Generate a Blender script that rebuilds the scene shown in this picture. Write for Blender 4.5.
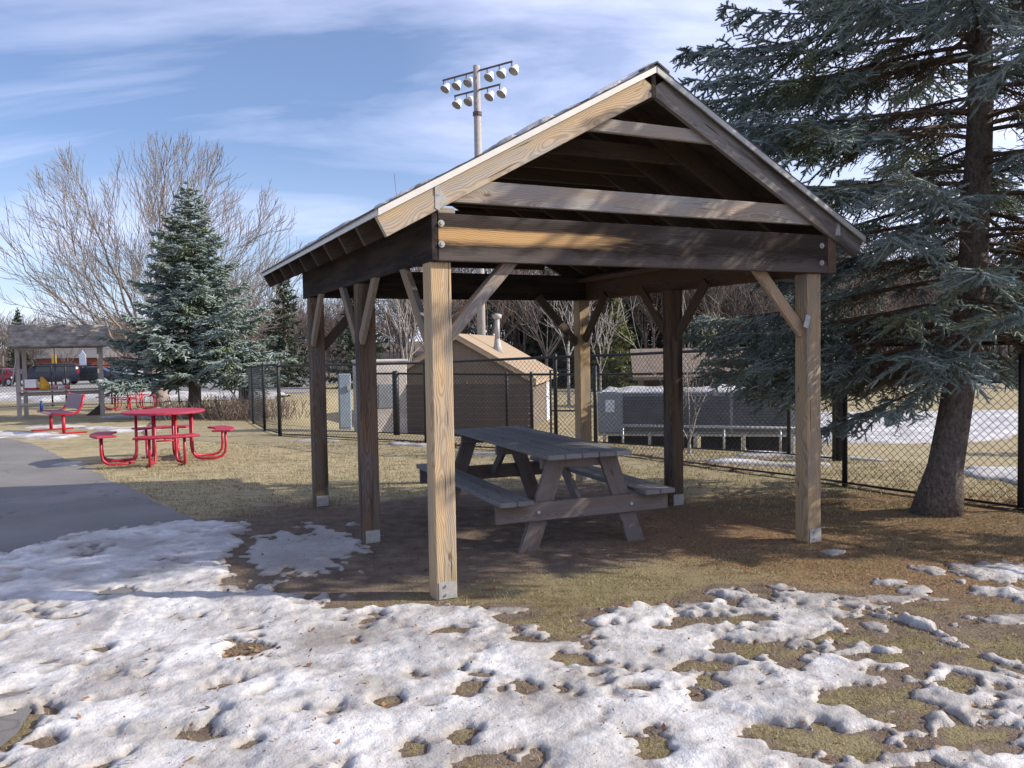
import bpy, bmesh, math, random
import numpy as np
from mathutils import Vector, Matrix
R = math.radians
for o in list(bpy.data.objects): bpy.data.objects.remove(o)
SC = bpy.context.scene
COL = SC.collection
rng = np.random.default_rng(7)
random.seed(7)

# ------------------------------------------------------------------ camera
cam = bpy.data.cameras.new('camera'); camo = bpy.data.objects.new('camera', cam); COL.objects.link(camo)
cam.sensor_width = 36; cam.lens = 830.69/1024*36; cam.clip_start = .05; cam.clip_end = 3000
pit, rol = R(-2.4896), R(-.9661)
fw = Vector((0, math.cos(pit), math.sin(pit))); r0 = Vector((1, 0, 0)); u0 = r0.cross(fw)
rr = r0*math.cos(rol)+u0*math.sin(rol); uu = rr.cross(fw)
M3 = Matrix((rr, uu, -fw)).transposed()
camo.matrix_world = Matrix.Translation((0, 0, 1.55)) @ M3.to_4x4()
SC.camera = camo

# ------------------------------------------------------------------ world, sun, exposure
SUN_EL = 28
w = bpy.data.worlds.new('World'); SC.world = w; w.use_nodes = True
nt = w.node_tree; nt.nodes.clear()
def nd(nt, t, **k):
    n = nt.nodes.new(t)
    for a, b in k.items():
        if a.startswith('i_'):
            n.inputs[int(a[2:]) if a[2:].isdigit() else a[2:].replace('_', ' ')].default_value = b
        else: setattr(n, a, b)
    return n
def lk(nt, a, b): nt.links.new(a, b)
out = nd(nt, 'ShaderNodeOutputWorld'); bg = nd(nt, 'ShaderNodeBackground'); bg.inputs[1].default_value = .11
sky = nd(nt, 'ShaderNodeTexSky', sky_type='NISHITA', sun_disc=False, sun_elevation=R(SUN_EL), sun_rotation=R(90), altitude=200, air_density=1.0, dust_density=.5, ozone_density=4.5)
tc = nd(nt, 'ShaderNodeTexCoord'); sp = nd(nt, 'ShaderNodeSeparateXYZ'); lk(nt, tc.outputs['Generated'], sp.inputs[0])
def mth(nt, op, a, b=None, c=None, clamp=False):
    n = nt.nodes.new('ShaderNodeMath'); n.operation = op; n.use_clamp = clamp
    for i, v in enumerate((a, b, c)):
        if v is None: continue
        if hasattr(v, 'links'): nt.links.new(v, n.inputs[i])
        else: n.inputs[i].default_value = v
    return n.outputs[0]
zz = mth(nt, 'MAXIMUM', mth(nt, 'ADD', sp.outputs[2], .30), .03)
cx = mth(nt, 'DIVIDE', sp.outputs[0], zz); cy = mth(nt, 'DIVIDE', sp.outputs[1], zz)
cb = nd(nt, 'ShaderNodeCombineXYZ'); lk(nt, cx, cb.inputs[0]); lk(nt, cy, cb.inputs[1])
mp = nd(nt, 'ShaderNodeMapping'); mp.inputs['Rotation'].default_value = (0, 0, R(24)); mp.inputs['Scale'].default_value = (.9, 2.8, 1); mp.inputs['Location'].default_value = (3.3, 1.3, 0)
lk(nt, cb.outputs[0], mp.inputs[0])
n1 = nd(nt, 'ShaderNodeTexNoise'); n1.inputs['Scale'].default_value = .75; n1.inputs['Detail'].default_value = 7; n1.inputs['Roughness'].default_value = .58; n1.inputs['Distortion'].default_value = .5
lk(nt, mp.outputs[0], n1.inputs['Vector'])
mr = nd(nt, 'ShaderNodeMapRange'); mr.inputs[1].default_value = .45; mr.inputs[2].default_value = .80; lk(nt, n1.outputs[0], mr.inputs[0])
xr = mth(nt, 'MULTIPLY_ADD', sp.outputs[0], 1.0, .12, clamp=True)
hz = mth(nt, 'SUBTRACT', 1.0, mth(nt, 'MULTIPLY', sp.outputs[2], 4.2, clamp=True), clamp=True)
cl = mth(nt, 'ADD', mth(nt, 'MULTIPLY_ADD', mr.outputs[0], .85, .10), mth(nt, 'ADD', xr, mth(nt, 'MULTIPLY', hz, .30)), clamp=True)
cl = mth(nt, 'MULTIPLY', cl, .80)
mx = nd(nt, 'ShaderNodeMix', data_type='RGBA'); lk(nt, cl, mx.inputs[0]); lk(nt, sky.outputs[0], mx.inputs[6]); mx.inputs[7].default_value = (8.8, 8.9, 10.6, 1)
tm = nd(nt, 'ShaderNodeMix', data_type='RGBA', blend_type='MULTIPLY'); tm.inputs[0].default_value = 1; lk(nt, mx.outputs[2], tm.inputs[6]); tm.inputs[7].default_value = (.97, 1.0, 1.10, 1)
lk(nt, tm.outputs[2], bg.inputs[0]); lk(nt, bg.outputs[0], out.inputs[0])
sl = bpy.data.lights.new('sun', 'SUN'); sl.energy = 5.0; sl.angle = R(.5); sl.color = (1, .92, .79)
so = bpy.data.objects.new('sun', sl); so.rotation_euler = (0, R(90-SUN_EL), R(-.6)); COL.objects.link(so)
SC.view_settings.view_transform = 'Standard'; SC.view_settings.look = 'None'; SC.view_settings.gamma = 1
SC.view_settings.exposure = 0.38
SC.render.resolution_x = 1024; SC.render.resolution_y = 768

# ------------------------------------------------------------------ helpers
def tag(o, label=None, cat=None, group=None, kind=None):
    if label: o['label'] = label
    if cat: o['category'] = cat
    if group: o['group'] = group
    if kind: o['kind'] = kind
    return o
def empty(name, loc=(0, 0, 0), rz=0, label=None, cat=None, group=None, scale=None):
    o = bpy.data.objects.new(name, None); COL.objects.link(o); o.empty_display_size = .1
    o.location = loc; o.rotation_euler = (0, 0, rz)
    if scale: o.scale = scale
    return tag(o, label, cat, group)
def link(name, me, mat=None, parent=None, smooth=False):
    if mat and not len(me.materials): me.materials.append(mat)
    if smooth: me.polygons.foreach_set('use_smooth', [True]*len(me.polygons))
    o = bpy.data.objects.new(name, me); COL.objects.link(o)
    if parent: o.parent = parent
    return o
def copy_tree(o, parent=None):
    c = o.copy(); COL.objects.link(c); c.parent = parent
    for ch in [x for x in o.children]: copy_tree(ch, c)
    return c
class MB:
    def __init__(s): s.v = []; s.f = []
    def add(s, vs, fs):
        b = len(s.v); s.v += [tuple(p) for p in vs]; s.f += [tuple(b+i for i in f) for f in fs]; return s
    def box(s, c, d, rz=0, m=None):
        x, y, z = [q/2 for q in d]
        vs = [Vector((a*x, b*y, e*z)) for a in (-1, 1) for b in (-1, 1) for e in (-1, 1)]
        if m is not None: vs = [m @ p for p in vs]
        if rz: vs = [Matrix.Rotation(rz, 3, 'Z') @ p for p in vs]
        vs = [p+Vector(c) for p in vs]
        return s.add(vs, [(0, 1, 3, 2), (4, 6, 7, 5), (0, 4, 5, 1), (2, 3, 7, 6), (0, 2, 6, 4), (1, 5, 7, 3)])
    def tube(s, pts, r, n=8, cap=True):
        pts = [Vector(p) for p in pts]; rs = r if hasattr(r, '__len__') else [r]*len(pts)
        rings = []; pu = None
        for i, p in enumerate(pts):
            t = (pts[min(i+1, len(pts)-1)]-pts[max(i-1, 0)]).normalized()
            if pu is None: pu = t.orthogonal().normalized()
            pu = (pu-t*pu.dot(t)).normalized(); q = t.cross(pu)
            rings.append([p+(pu*math.cos(2*math.pi*k/n)+q*math.sin(2*math.pi*k/n))*rs[i] for k in range(n)])
        vs = [v for g in rings for v in g]; fs = []
        for i in range(len(pts)-1):
            for k in range(n): fs.append((i*n+k, i*n+(k+1) % n, (i+1)*n+(k+1) % n, (i+1)*n+k))
        if cap: fs += [tuple(range(n-1, -1, -1)), tuple((len(pts)-1)*n+k for k in range(n))]
        return s.add(vs, fs)
    def prism(s, poly, axis, a, b):
        # poly: 2D points; axis 'y': (x,z) extruded in y ; 'z': (x,y) extruded in z ; 'x': (y,z)
        def P(p, t): return {'y': (p[0], t, p[1]), 'z': (p[0], p[1], t), 'x': (t, p[0], p[1])}[axis]
        n = len(poly); vs = [P(p, a) for p in poly]+[P(p, b) for p in poly]
        fs = [tuple(range(n)), tuple(range(2*n-1, n-1, -1))]+[(i, i+n, (i+1) % n+n, (i+1) % n) for i in range(n)]
        return s.add(vs, fs)
    def mesh(s, name, bev=0, fix=True):
        me = bpy.data.meshes.new(name); me.from_pydata(s.v, [], s.f)
        bm = bmesh.new(); bm.from_mesh(me)
        if fix: bmesh.ops.recalc_face_normals(bm, faces=bm.faces)
        if bev: bmesh.ops.bevel(bm, geom=[e for e in bm.edges if len(e.link_faces) == 2 and e.calc_face_angle() > .5], offset=bev, segments=1, affect='EDGES')
        bm.to_mesh(me); bm.free(); me.update(); return me
    def build(s, name, mat, parent=None, smooth=False, bev=0):
        return link(name, s.mesh(name, bev), mat, parent, smooth)
def beam(name, p0, p1, wd, h, mat, parent, up=(0, 0, 1), bev=.004, e0=0, e1=0, flipc=0):
    p0, p1 = Vector(p0), Vector(p1); X = (p1-p0); L = X.length; X.normalize()
    Z = Vector(up); Z = (Z-X*Z.dot(X)).normalized(); Y = Z.cross(X)
    mb = MB(); vs = []
    for a in (-1, 1):
        for b in (-1, 1):
            for e in (-1, 1):
                vs.append((a*L/2+(e0 if a < 0 else e1)*e*h/2, b*wd/2, e*h/2))
    mb.add(vs, [(0, 1, 3, 2), (4, 6, 7, 5), (0, 4, 5, 1), (2, 3, 7, 6), (0, 2, 6, 4), (1, 5, 7, 3)])
    o = link(name, mb.mesh(name, bev), mat, parent)
    m = Matrix((X, Y, Z)).transposed().to_4x4(); m.translation = (p0+p1)/2
    o.matrix_basis = m
    return o
def sub(o, parent):           # make o (placed in the parent's own parent frame) a child of parent
    m = parent.matrix_basis.inverted() @ o.matrix_basis
    o.parent = parent; o.matrix_basis = m; return o
def np_mesh(name, V, F, k):
    V = np.ascontiguousarray(V, dtype=np.float32); F = np.ascontiguousarray(F, dtype=np.int32)
    me = bpy.data.meshes.new(name); me.vertices.add(len(V)); me.vertices.foreach_set('co', V.ravel())
    me.loops.add(F.size); me.loops.foreach_set('vertex_index', F.ravel())
    me.polygons.add(len(F)); me.polygons.foreach_set('loop_start', np.arange(len(F), dtype=np.int32)*k)
    try: me.polygons.foreach_set('loop_total', np.full(len(F), k, dtype=np.int32))
    except Exception: pass
    me.update(calc_edges=True); return me
def seg_tubes(P0, P1, r0, r1, n=3):
    P0 = np.asarray(P0, float); P1 = np.asarray(P1, float); d = P1-P0
    d /= np.linalg.norm(d, axis=1, keepdims=True)+1e-9
    a = np.where(np.abs(d[:, 2:3]) < .9, np.array([[0, 0, 1.]]), np.array([[1., 0, 0]]))
    u = np.cross(d, a); u /= np.linalg.norm(u, axis=1, keepdims=True)+1e-9; v = np.cross(d, u)
    V = []
    for P, r in ((P0, r0), (P1, r1)):
        r = np.asarray(r)
        for k in range(n):
            an = 2*np.pi*k/n; V.append(P+(u*np.cos(an)+v*np.sin(an))*r[:, None])
    V = np.stack(V, 1); N = len(P0); base = np.arange(N)[:, None]*2*n
    F = [base+np.array([[k, (k+1) % n, n+(k+1) % n, n+k]]) for k in range(n)]
    return V.reshape(-1, 3), np.stack(F, 1).reshape(-1, 4)

def hsh(i, j, s):
    h = (i.astype(np.int64)*374761393+j.astype(np.int64)*668265263+s*1442695041) & 0x7fffffff
    h = ((h ^ (h >> 13))*1274126177) & 0x7fffffff
    h = (h ^ (h >> 16))
    return (h & 0xffff)/65535.
def vn(x, y, s=0):
    xi = np.floor(x); yi = np.floor(y); fx = x-xi; fy = y-yi; fx = fx*fx*(3-2*fx); fy = fy*fy*(3-2*fy)
    a = hsh(xi, yi, s); b = hsh(xi+1, yi, s); c = hsh(xi, yi+1, s); d = hsh(xi+1, yi+1, s)
    return (a*(1-fx)+b*fx)*(1-fy)+(c*(1-fx)+d*fx)*fy
def fbm(x, y, s=0, o=4, g=.5):
    x = np.asarray(x, float); y = np.asarray(y, float); t = 0; a = 1; m = 0
    for i in range(o):
        t = t+a*(vn(x, y, s+i*17)-.5); m += a; a *= g
        x, y = x*1.9*.8-y*1.9*.6+3.1, x*1.9*.6+y*1.9*.8+7.7
    return t/m*2
def sst(t): t = np.clip(t, 0, 1); return t*t*(3-2*t)
def terrain(x, y):
    x = np.asarray(x, float); y = np.asarray(y, float)
    return -.015*(np.clip(y, 9, 80)-9)-1.0*sst((y+.75*x-13.3)/13)*sst((x+9)/5)+.05*np.clip(y-105, 0, 90)
def gz(x, y):
    x = np.asarray(x, float); y = np.asarray(y, float)
    return terrain(x, y)+fbm(x*1.1, y*1.1, 3, 3)*.014*sst((22-y)/8)
def Z(x, y): return float(gz(x, y))

# ------------------------------------------------------------------ materials
def base_mat(name, rough=.8, spec=.3):
    m = bpy.data.materials.new(name); m.use_nodes = True; t = m.node_tree; b = t.nodes['Principled BSDF']
    b.inputs['Roughness'].default_value = rough; b.inputs['Specular IOR Level'].default_value = spec
    return m, t, b
def ramp(t, fac, stops):
    r = t.nodes.new('ShaderNodeValToRGB'); e = r.color_ramp.elements
    while len(e) < len(stops): e.new(.5)
    for i, (p, c) in enumerate(stops): e[i].position = p; e[i].color = (*c, 1)
    lk(t, fac, r.inputs[0]); return r.outputs[0]
def noise(t, vec, sc, det=4, rough=.55, dist=0):
    n = nd(t, 'ShaderNodeTexNoise'); n.inputs['Scale'].default_value = sc; n.inputs['Detail'].default_value = det
    n.inputs['Roughness'].default_value = rough; n.inputs['Distortion'].default_value = dist
    if vec is not None: lk(t, vec, n.inputs['Vector'])
    return n.outputs[0]
def mapping(t, vec, sc=(1, 1, 1), loc=(0, 0, 0), rot=(0, 0, 0)):
    m = nd(t, 'ShaderNodeMapping'); m.inputs['Scale'].default_value = sc; m.inputs['Location'].default_value = loc; m.inputs['Rotation'].default_value = rot
    lk(t, vec, m.inputs[0]); return m.outputs[0]
def mixc(t, f, a, b, mode='MIX'):
    m = nd(t, 'ShaderNodeMix', data_type='RGBA', blend_type=mode)
    for s, v in ((0, f), (6, a), (7, b)):
        if hasattr(v, 'links'): lk(t, v, m.inputs[s])
        elif s == 0: m.inputs[0].default_value = v
        else: m.inputs[s].default_value = (*v, 1)
    return m.outputs[2]
def maprange(t, v, a, b, c=0, d=1):
    m = nd(t, 'ShaderNodeMapRange'); lk(t, v, m.inputs[0])
    for i, q in enumerate((a, b, c, d)): m.inputs[i+1].default_value = q
    return m.outputs[0]
def bump(t, b, h, s=.3, dist=.01):
    n = nd(t, 'ShaderNodeBump'); n.inputs['Strength'].default_value = s; n.inputs['Distance'].default_value = dist
    lk(t, h, n.inputs['Height']); lk(t, n.outputs[0], b.inputs['Normal'])
def flat(name, col, rough=.6, metal=0, var=.15, sc=6, spec=.4, bs=0, bsc=40):
    m, t, b = base_mat(name, rough, spec); b.inputs['Metallic'].default_value = metal
    tc = nd(t, 'ShaderNodeTexCoord')
    n = noise(t, tc.outputs['Object'], sc, 5, .6)
    c = mixc(t, maprange(t, n, .3, .7), [q*(1-var) for q in col], [min(1, q*(1+var)) for q in col])
    lk(t, c, b.inputs['Base Color'])
    if bs: bump(t, b, noise(t, tc.outputs['Object'], bsc, 4), bs, .01)
    return m
def wood(name, early, late, gray=(.30, .28, .26), ga=.4, stain=None, per=.011, rough=.85, orange=False, algae=False, knots=1.0):
    """weathered sawn timber, grain along the object's own X"""
    m, t, b = base_mat(name, rough, .15)
    tc = nd(t, 'ShaderNodeTexCoord'); oi = nd(t, 'ShaderNodeObjectInfo')
    off = nd(t, 'ShaderNodeCombineXYZ')
    lk(t, mth(t, 'MULTIPLY', oi.outputs['Random'], 57.), off.inputs[0]); lk(t, mth(t, 'MULTIPLY', oi.outputs['Random'], 31.), off.inputs[1]); lk(t, mth(t, 'MULTIPLY', oi.outputs['Random'], 17.), off.inputs[2])
    va = nd(t, 'ShaderNodeVectorMath', operation='ADD'); lk(t, tc.outputs['Object'], va.inputs[0]); lk(t, off.outputs[0], va.inputs[1])
    P = va.outputs[0]
    s0 = nd(t, 'ShaderNodeSeparateXYZ'); lk(t, tc.outputs['Object'], s0.inputs[0])
    # wandering pith: offsets vary slowly along the beam
    wa = noise(t, mapping(t, P, (1.1, .3, .3)), 1.3, 3, .5)
    wb = noise(t, mapping(t, P, (1.3, .3, .3), (9, 3, 1)), 1.1, 3, .5)
    # knots: local bulges
    vo = nd(t, 'ShaderNodeTexVoronoi'); vo.inputs['Scale'].default_value = 1.0; lk(t, mapping(t, P, (1.9, 6, 6)), vo.inputs['Vector'])
    kn = maprange(t, vo.outputs['Distance'], .0, .26, 1, 0)
    kn2 = mth(t, 'POWER', kn, 2.0)
    yy = mth(t, 'ADD', s0.outputs[1], mth(t, 'MULTIPLY_ADD', wa, .22, mth(t, 'MULTIPLY_ADD', oi.outputs['Random'], .08, -.15)))
    z2 = mth(t, 'ADD', s0.outputs[2], mth(t, 'MULTIPLY_ADD', wb, .22, -.06))
    rad = mth(t, 'SQRT', mth(t, 'ADD', mth(t, 'MULTIPLY', yy, yy), mth(t, 'MULTIPLY', z2, z2)))
    rad = mth(t, 'ADD', rad, mth(t, 'MULTIPLY', kn2, .03*knots))
    rad = mth(t, 'ADD', rad, mth(t, 'MULTIPLY', noise(t, mapping(t, P, (4, 25, 25)), 1, 3), .006))
    sn = mth(t, 'SINE', mth(t, 'MULTIPLY', rad, 2*math.pi/per))
    ringv = mth(t, 'POWER', mth(t, 'MULTIPLY_ADD', sn, .5, .5), 1.6)
    fine = noise(t, mapping(t, P, (3.5, 160, 160)), 1, 3, .6)
    col = mixc(t, ringv, early, late)
    col = mixc(t, maprange(t, fine, .35, .75, 0, .5), col, [q*.55 for q in early])
    gm = noise(t, mapping(t, P, (.9, 5, 5)), 1.6, 5, .6)
    gf = mixc(t, ringv, gray, [q*.68 for q in gray])
    gf = mixc(t, maprange(t, fine, .3, .7, 0, .6), gf, [q*.5 for q in gray])
    col = mixc(t, maprange(t, gm, .62-ga*.42, .82-ga*.42), col, gf)
    # knots
    kf = maprange(t, vo.outputs['Distance'], .035, .075, 1, 0)
    col = mixc(t, mth(t, 'MULTIPLY', kf, .75*min(1, knots)), col, (.10, .05, .025))
    # drying cracks
    crk = noise(t, mapping(t, P, (1.6, 55, 55), (3, 8, 1)), 1, 2, .5)
    ck = maprange(t, crk, .70, .735, 0, 1)
    col = mixc(t, mth(t, 'MULTIPLY', ck, .85), col, (.02, .016, .013))
    if stain:      # (amount, colour): blackened weathering in long blotches
        sm = noise(t, mapping(t, P, (.8, 7, 7), (4, 2, 7)), 1.3, 6, .65)
        col = mixc(t, maprange(t, sm, .68-stain[0]*.5, .86-stain[0]*.5), col, stain[1])
    if orange:     # one long sheltered board face that kept its raw colour, between blackened edges
        h = mth(t, 'ADD', s0.outputs[2], mth(t, 'MULTIPLY_ADD', noise(t, mapping(t, P, (2.2, 20, 20)), 1.5, 4), .045, -.0225))
        h = mth(t, 'ADD', h, mth(t, 'MULTIPLY_ADD', fine, .04, -.02))
        band = mth(t, 'MULTIPLY', maprange(t, h, -.045, -.008), maprange(t, h, .040, .068, 1, 0))
        xx = mth(t, 'ADD', s0.outputs[0], mth(t, 'MULTIPLY', noise(t, mapping(t, P, (3, 30, 30)), 1, 3), .9))
        xm = maprange(t, xx, -.05, .25, 1, 0)
        lo = maprange(t, mth(t, 'ADD', s0.outputs[2], mth(t, 'MULTIPLY', noise(t, mapping(t, P, (5, 9, 9)), 1.2, 5), .13)), -.045, .02, 1, 0)
        col = mixc(t, mth(t, 'MULTIPLY', lo, .6), col, mixc(t, fine, (.05, .042, .04), (.20, .165, .145)))
        col = mixc(t, mth(t, 'MULTIPLY', band, mth(t, 'MULTIPLY', xm, .86)), col, mixc(t, fine, mixc(t, ringv, (.62, .40, .19), (.46, .26, .10)), (.42, .25, .11)))
    if algae:      # green growth on the lowest part (object X is up)
        al = mth(t, 'MULTIPLY', maprange(t, mth(t, 'MULTIPLY_ADD', gm, .7, s0.outputs[0]), -.72, -.35, 1, 0), maprange(t, s0.outputs[1], -.01, .03))
        col = mixc(t, mth(t, 'MULTIPLY', al, .7), col, (.10, .105, .06))
    # overall tone differs board by board
    tone = mth(t, 'MULTIPLY_ADD', oi.outputs['Random'], .35, .82)
    hv = nd(t, 'ShaderNodeHueSaturation'); lk(t, tone, hv.inputs['Value']); lk(t, col, hv.inputs['Color'])
    lk(t, hv.outputs[0], b.inputs['Base Color'])
    hh = mth(t, 'ADD', mth(t, 'MULTIPLY', ringv, -.35), mth(t, 'ADD', mth(t, 'MULTIPLY', fine, .5), mth(t, 'MULTIPLY', ck, -1.5)))
    bump(t, b, hh, .55, .0025)
    return m
M = {}
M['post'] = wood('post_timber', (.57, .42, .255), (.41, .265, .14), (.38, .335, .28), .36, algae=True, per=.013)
M['post_dark'] = wood('post_timber_shaded', (.20, .135, .09), (.13, .08, .05), (.19, .165, .15), .40, algae=True, stain=(.45, (.055, .04, .032)), per=.013)  # inner posts: the pavilion's interior shade is painted in as a darker brown
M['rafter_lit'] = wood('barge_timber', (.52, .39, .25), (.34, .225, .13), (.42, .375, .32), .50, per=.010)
M['rafter_gray_shaded'] = wood('barge_timber_grey_shaded', (.30, .25, .205), (.20, .16, .13), (.26, .24, .225), .75, stain=(.45, (.07, .06, .055)), per=.010)  # right barge: grey timber, darkened further to carry the spruce's dappled shade
M['rafter_in'] = wood('rafter_timber_shaded', (.10, .07, .05), (.065, .045, .034), (.085, .07, .062), .35, per=.010, stain=(.3, (.04, .03, .025)))  # inner roof timbers: shade under the roof is put into the colour
M['collar'] = wood('collar_timber', (.42, .34, .27), (.28, .21, .16), (.40, .37, .34), .6, per=.009)
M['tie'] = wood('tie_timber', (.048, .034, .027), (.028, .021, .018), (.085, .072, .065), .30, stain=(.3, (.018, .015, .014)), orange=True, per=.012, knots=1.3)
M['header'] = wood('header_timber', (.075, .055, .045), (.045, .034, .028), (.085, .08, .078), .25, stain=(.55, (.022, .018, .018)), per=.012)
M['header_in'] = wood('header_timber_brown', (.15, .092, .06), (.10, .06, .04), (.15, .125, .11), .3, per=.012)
M['brace'] = wood('brace_timber', (.40, .29, .19), (.26, .17, .11), (.30, .27, .245), .45, per=.010)
M['brace_dark'] = wood('brace_timber_dark', (.13, .09, .065), (.08, .055, .04), (.13, .11, .10), .45, per=.010)
M['table'] = wood('table_timber', (.19, .14, .11), (.12, .085, .07), (.21, .18, .165), .7, per=.009)
M['tabletop'] = wood('tabletop_timber', (.23, .21, .19), (.16, .145, .13), (.275, .265, .26), .8, per=.009)
M['oldwood'] = wood('silvered_timber', (.46, .40, .34), (.34, .28, .24), (.48, .43, .39), .7, per=.010)
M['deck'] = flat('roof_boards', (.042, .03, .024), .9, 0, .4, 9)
M['galv'] = flat('galvanised_steel', (.42, .43, .44), .45, .6, .25, 25)
M['galv_light'] = flat('zinc_plate', (.36, .35, .33), .6, .15, .2, 30)
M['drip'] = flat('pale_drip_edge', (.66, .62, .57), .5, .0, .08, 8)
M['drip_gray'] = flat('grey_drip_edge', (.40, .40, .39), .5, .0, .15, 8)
M['black'] = flat('black_vinyl', (.018, .019, .02), .45, 0, .2, 20)
M['black_soft'] = flat('black_windscreen', (.035, .037, .042), .9, 0, .3, 3)
M['red'] = flat('red_plastisol', (.38, .012, .03), .42, 0, .12, 14, .5)
M['red_top'] = flat('faded_red_plastisol', (.37, .025, .055), .5, 0, .15, 14, .5, .4, 90)
M['purple'] = flat('greyed_plastisol', (.27, .17, .19), .6, 0, .2, 30, .4, .5, 120)
M['bark_spruce'] = None

def ground_material():
    m, t, b = base_mat('grass_and_soil', .95, .08)
    g = nd(t, 'ShaderNodeNewGeometry'); P = g.outputs['Position']
    at = nd(t, 'ShaderNodeAttribute', attribute_name='mask'); sp = nd(t, 'ShaderNodeSeparateColor'); lk(t, at.outputs['Color'], sp.inputs[0])
    n1 = noise(t, mapping(t, P, (1, 1, .2)), .55, 6, .6); n2 = noise(t, P, 7, 6, .65); n3 = noise(t, P, 55, 4, .7)
    n5 = noise(t, mapping(t, P, (.8, 2.6, 1)), 3.5, 6, .7)
    straw = mixc(t, maprange(t, n3, .3, .7), (.29, .24, .14), (.51, .43, .275))
    green = mixc(t, maprange(t, n3, .3, .7), (.10, .105, .04), (.27, .26, .12))
    gr = mixc(t, maprange(t, mth(t, 'ADD', mth(t, 'MULTIPLY', n1, .6), mth(t, 'MULTIPLY', n2, .4)), .52, .74), straw, green)
    gr = mixc(t, maprange(t, n5, .50, .66, 0, .75), gr, (.15, .105, .062))
    soil = mixc(t, maprange(t, n2, .35, .65), (.14, .105, .08), (.24, .185, .14))
    soil = mixc(t, maprange(t, n3, .55, .8, 0, .6), soil, (.30, .25, .20))
    soil = mixc(t, maprange(t, n3, .45, .25, 0, .7), soil, (.05, .038, .03))
    lit = mixc(t, maprange(t, n3, .35, .65), (.12, .065, .035), (.36, .235, .13))
    f1 = maprange(t, mth(t, 'ADD', sp.outputs[0], mth(t, 'MULTIPLY_ADD', n2, .9, -.45)), .35, .65)
    f2 = maprange(t, mth(t, 'ADD', sp.outputs[1], mth(t, 'MULTIPLY_ADD', n2, 1.0, -.5)), .35, .65)
    sq = nd(t, 'ShaderNodeSeparateXYZ'); lk(t, P, sq.inputs[0]); gr = mixc(t, mth(t, 'MULTIPLY', maprange(t, sq.outputs[1], 8.0, 5.0), .55), gr, (.13, .105, .05)); c = mixc(t, f1, gr, soil); c = mixc(t, mth(t, 'MULTIPLY', f2, .8), c, lit)
    far = mixc(t, maprange(t, n2, .3, .7), (.09, .07, .055), (.16, .125, .10))
    c = mixc(t, sp.outputs[2], c, far)
    lk(t, c, b.inputs['Base Color'])
    bump(t, b, mth(t, 'ADD', n3, mth(t, 'MULTIPLY', n2, 1.2)), .9, .02)
    return m
def snow_material():
    m, t, b = base_mat('old_snow', .55, .3)
    g = nd(t, 'ShaderNodeNewGeometry'); P = g.outputs['Position']
    at = nd(t, 'ShaderNodeAttribute', attribute_name='thick'); th = at.outputs['Fac']
    n1 = noise(t, P, 2.2, 6, .65); n2 = noise(t, P, 22, 5, .7); n3 = noise(t, P, 140, 3, .7)
    c = mixc(t, maprange(t, n1, .37, .60, 0, .95), (.72, .705, .70), (.36, .34, .325))
    c = mixc(t, maprange(t, n2, .46, .72, 0, .55), c, (.36, .33, .305))
    # thin ice lets the ground through
    c = mixc(t, maprange(t, mth(t, 'ADD', th, mth(t, 'MULTIPLY_ADD', n2, .9, -.45)), .05, .62, .80, 0), c, (.26, .225, .195))
    c = mixc(t, maprange(t, n3, .70, .76, 0, .6), c, (.12, .09, .07))
    lk(t, c, b.inputs['Base Color'])
    lk(t, maprange(t, th, 0, .5, .32, .62), b.inputs['Roughness'])
    b.inputs['Subsurface Weight'].default_value = .0
    bump(t, b, mth(t, 'ADD', mth(t, 'MULTIPLY', n2, 1.5), mth(t, 'MULTIPLY', n3, .12)), .6, .016)
    return m
def asphalt_material(name='asphalt', c0=(.165, .155, .148), c1=(.245, .232, .22)):
    m, t, b = base_mat(name, .85, .25)
    g = nd(t, 'ShaderNodeNewGeometry'); P = g.outputs['Position']
    n1 = noise(t, P, .9, 5); n3 = noise(t, P, 160, 3, .7)
    c = mixc(t, maprange(t, n1, .3, .7), c0, c1); c = mixc(t, maprange(t, n3, .6, .75, 0, .6), c, (.30, .29, .28))
    c = mixc(t, maprange(t, n3, .42, .3, 0, .6), c, (.04, .04, .042))
    wv_ = nd(t, 'ShaderNodeTexVoronoi', feature='DISTANCE_TO_EDGE'); wv_.inputs['Scale'].default_value = .55
    va = nd(t, 'ShaderNodeVectorMath', operation='ADD'); lk(t, P, va.inputs[0]); nn_ = nd(t, 'ShaderNodeTexNoise'); nn_.inputs['Scale'].default_value = 1.5; nn_.inputs['Detail'].default_value = 5; lk(t, P, nn_.inputs['Vector']); lk(t, nn_.outputs[1], va.inputs[1]); lk(t, va.outputs[0], wv_.inputs['Vector'])
    c = mixc(t, maprange(t, wv_.outputs['Distance'], .002, .010, .32, 0), c, (.04, .038, .036))
    c = mixc(t, maprange(t, noise(t, P, 5, 6, .7), .60, .72, 0, .5), c, (.30, .26, .21))
    lk(t, c, b.inputs['Base Color']); bump(t, b, n3, .8, .008)
    return m
def bark(name, a, bcol, sc=(9, 9, 2.2), dist=.02, spot=None):
    m, t, b = base_mat(name, .95, .1); tc = nd(t, 'ShaderNodeTexCoord'); P = tc.outputs['Object']
    n = noise(t, mapping(t, P, sc), 2.2, 6, .7, .6)
    c = mixc(t, maprange(t, n, .35, .65), a, bcol)
    if spot: c = mixc(t, maprange(t, noise(t, mapping(t, P, (2, 2, 9)), 1.3, 4, .6), .56, .64), c, spot)
    lk(t, c, b.inputs['Base Color']); bump(t, b, n, 1.0, dist); return m
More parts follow.
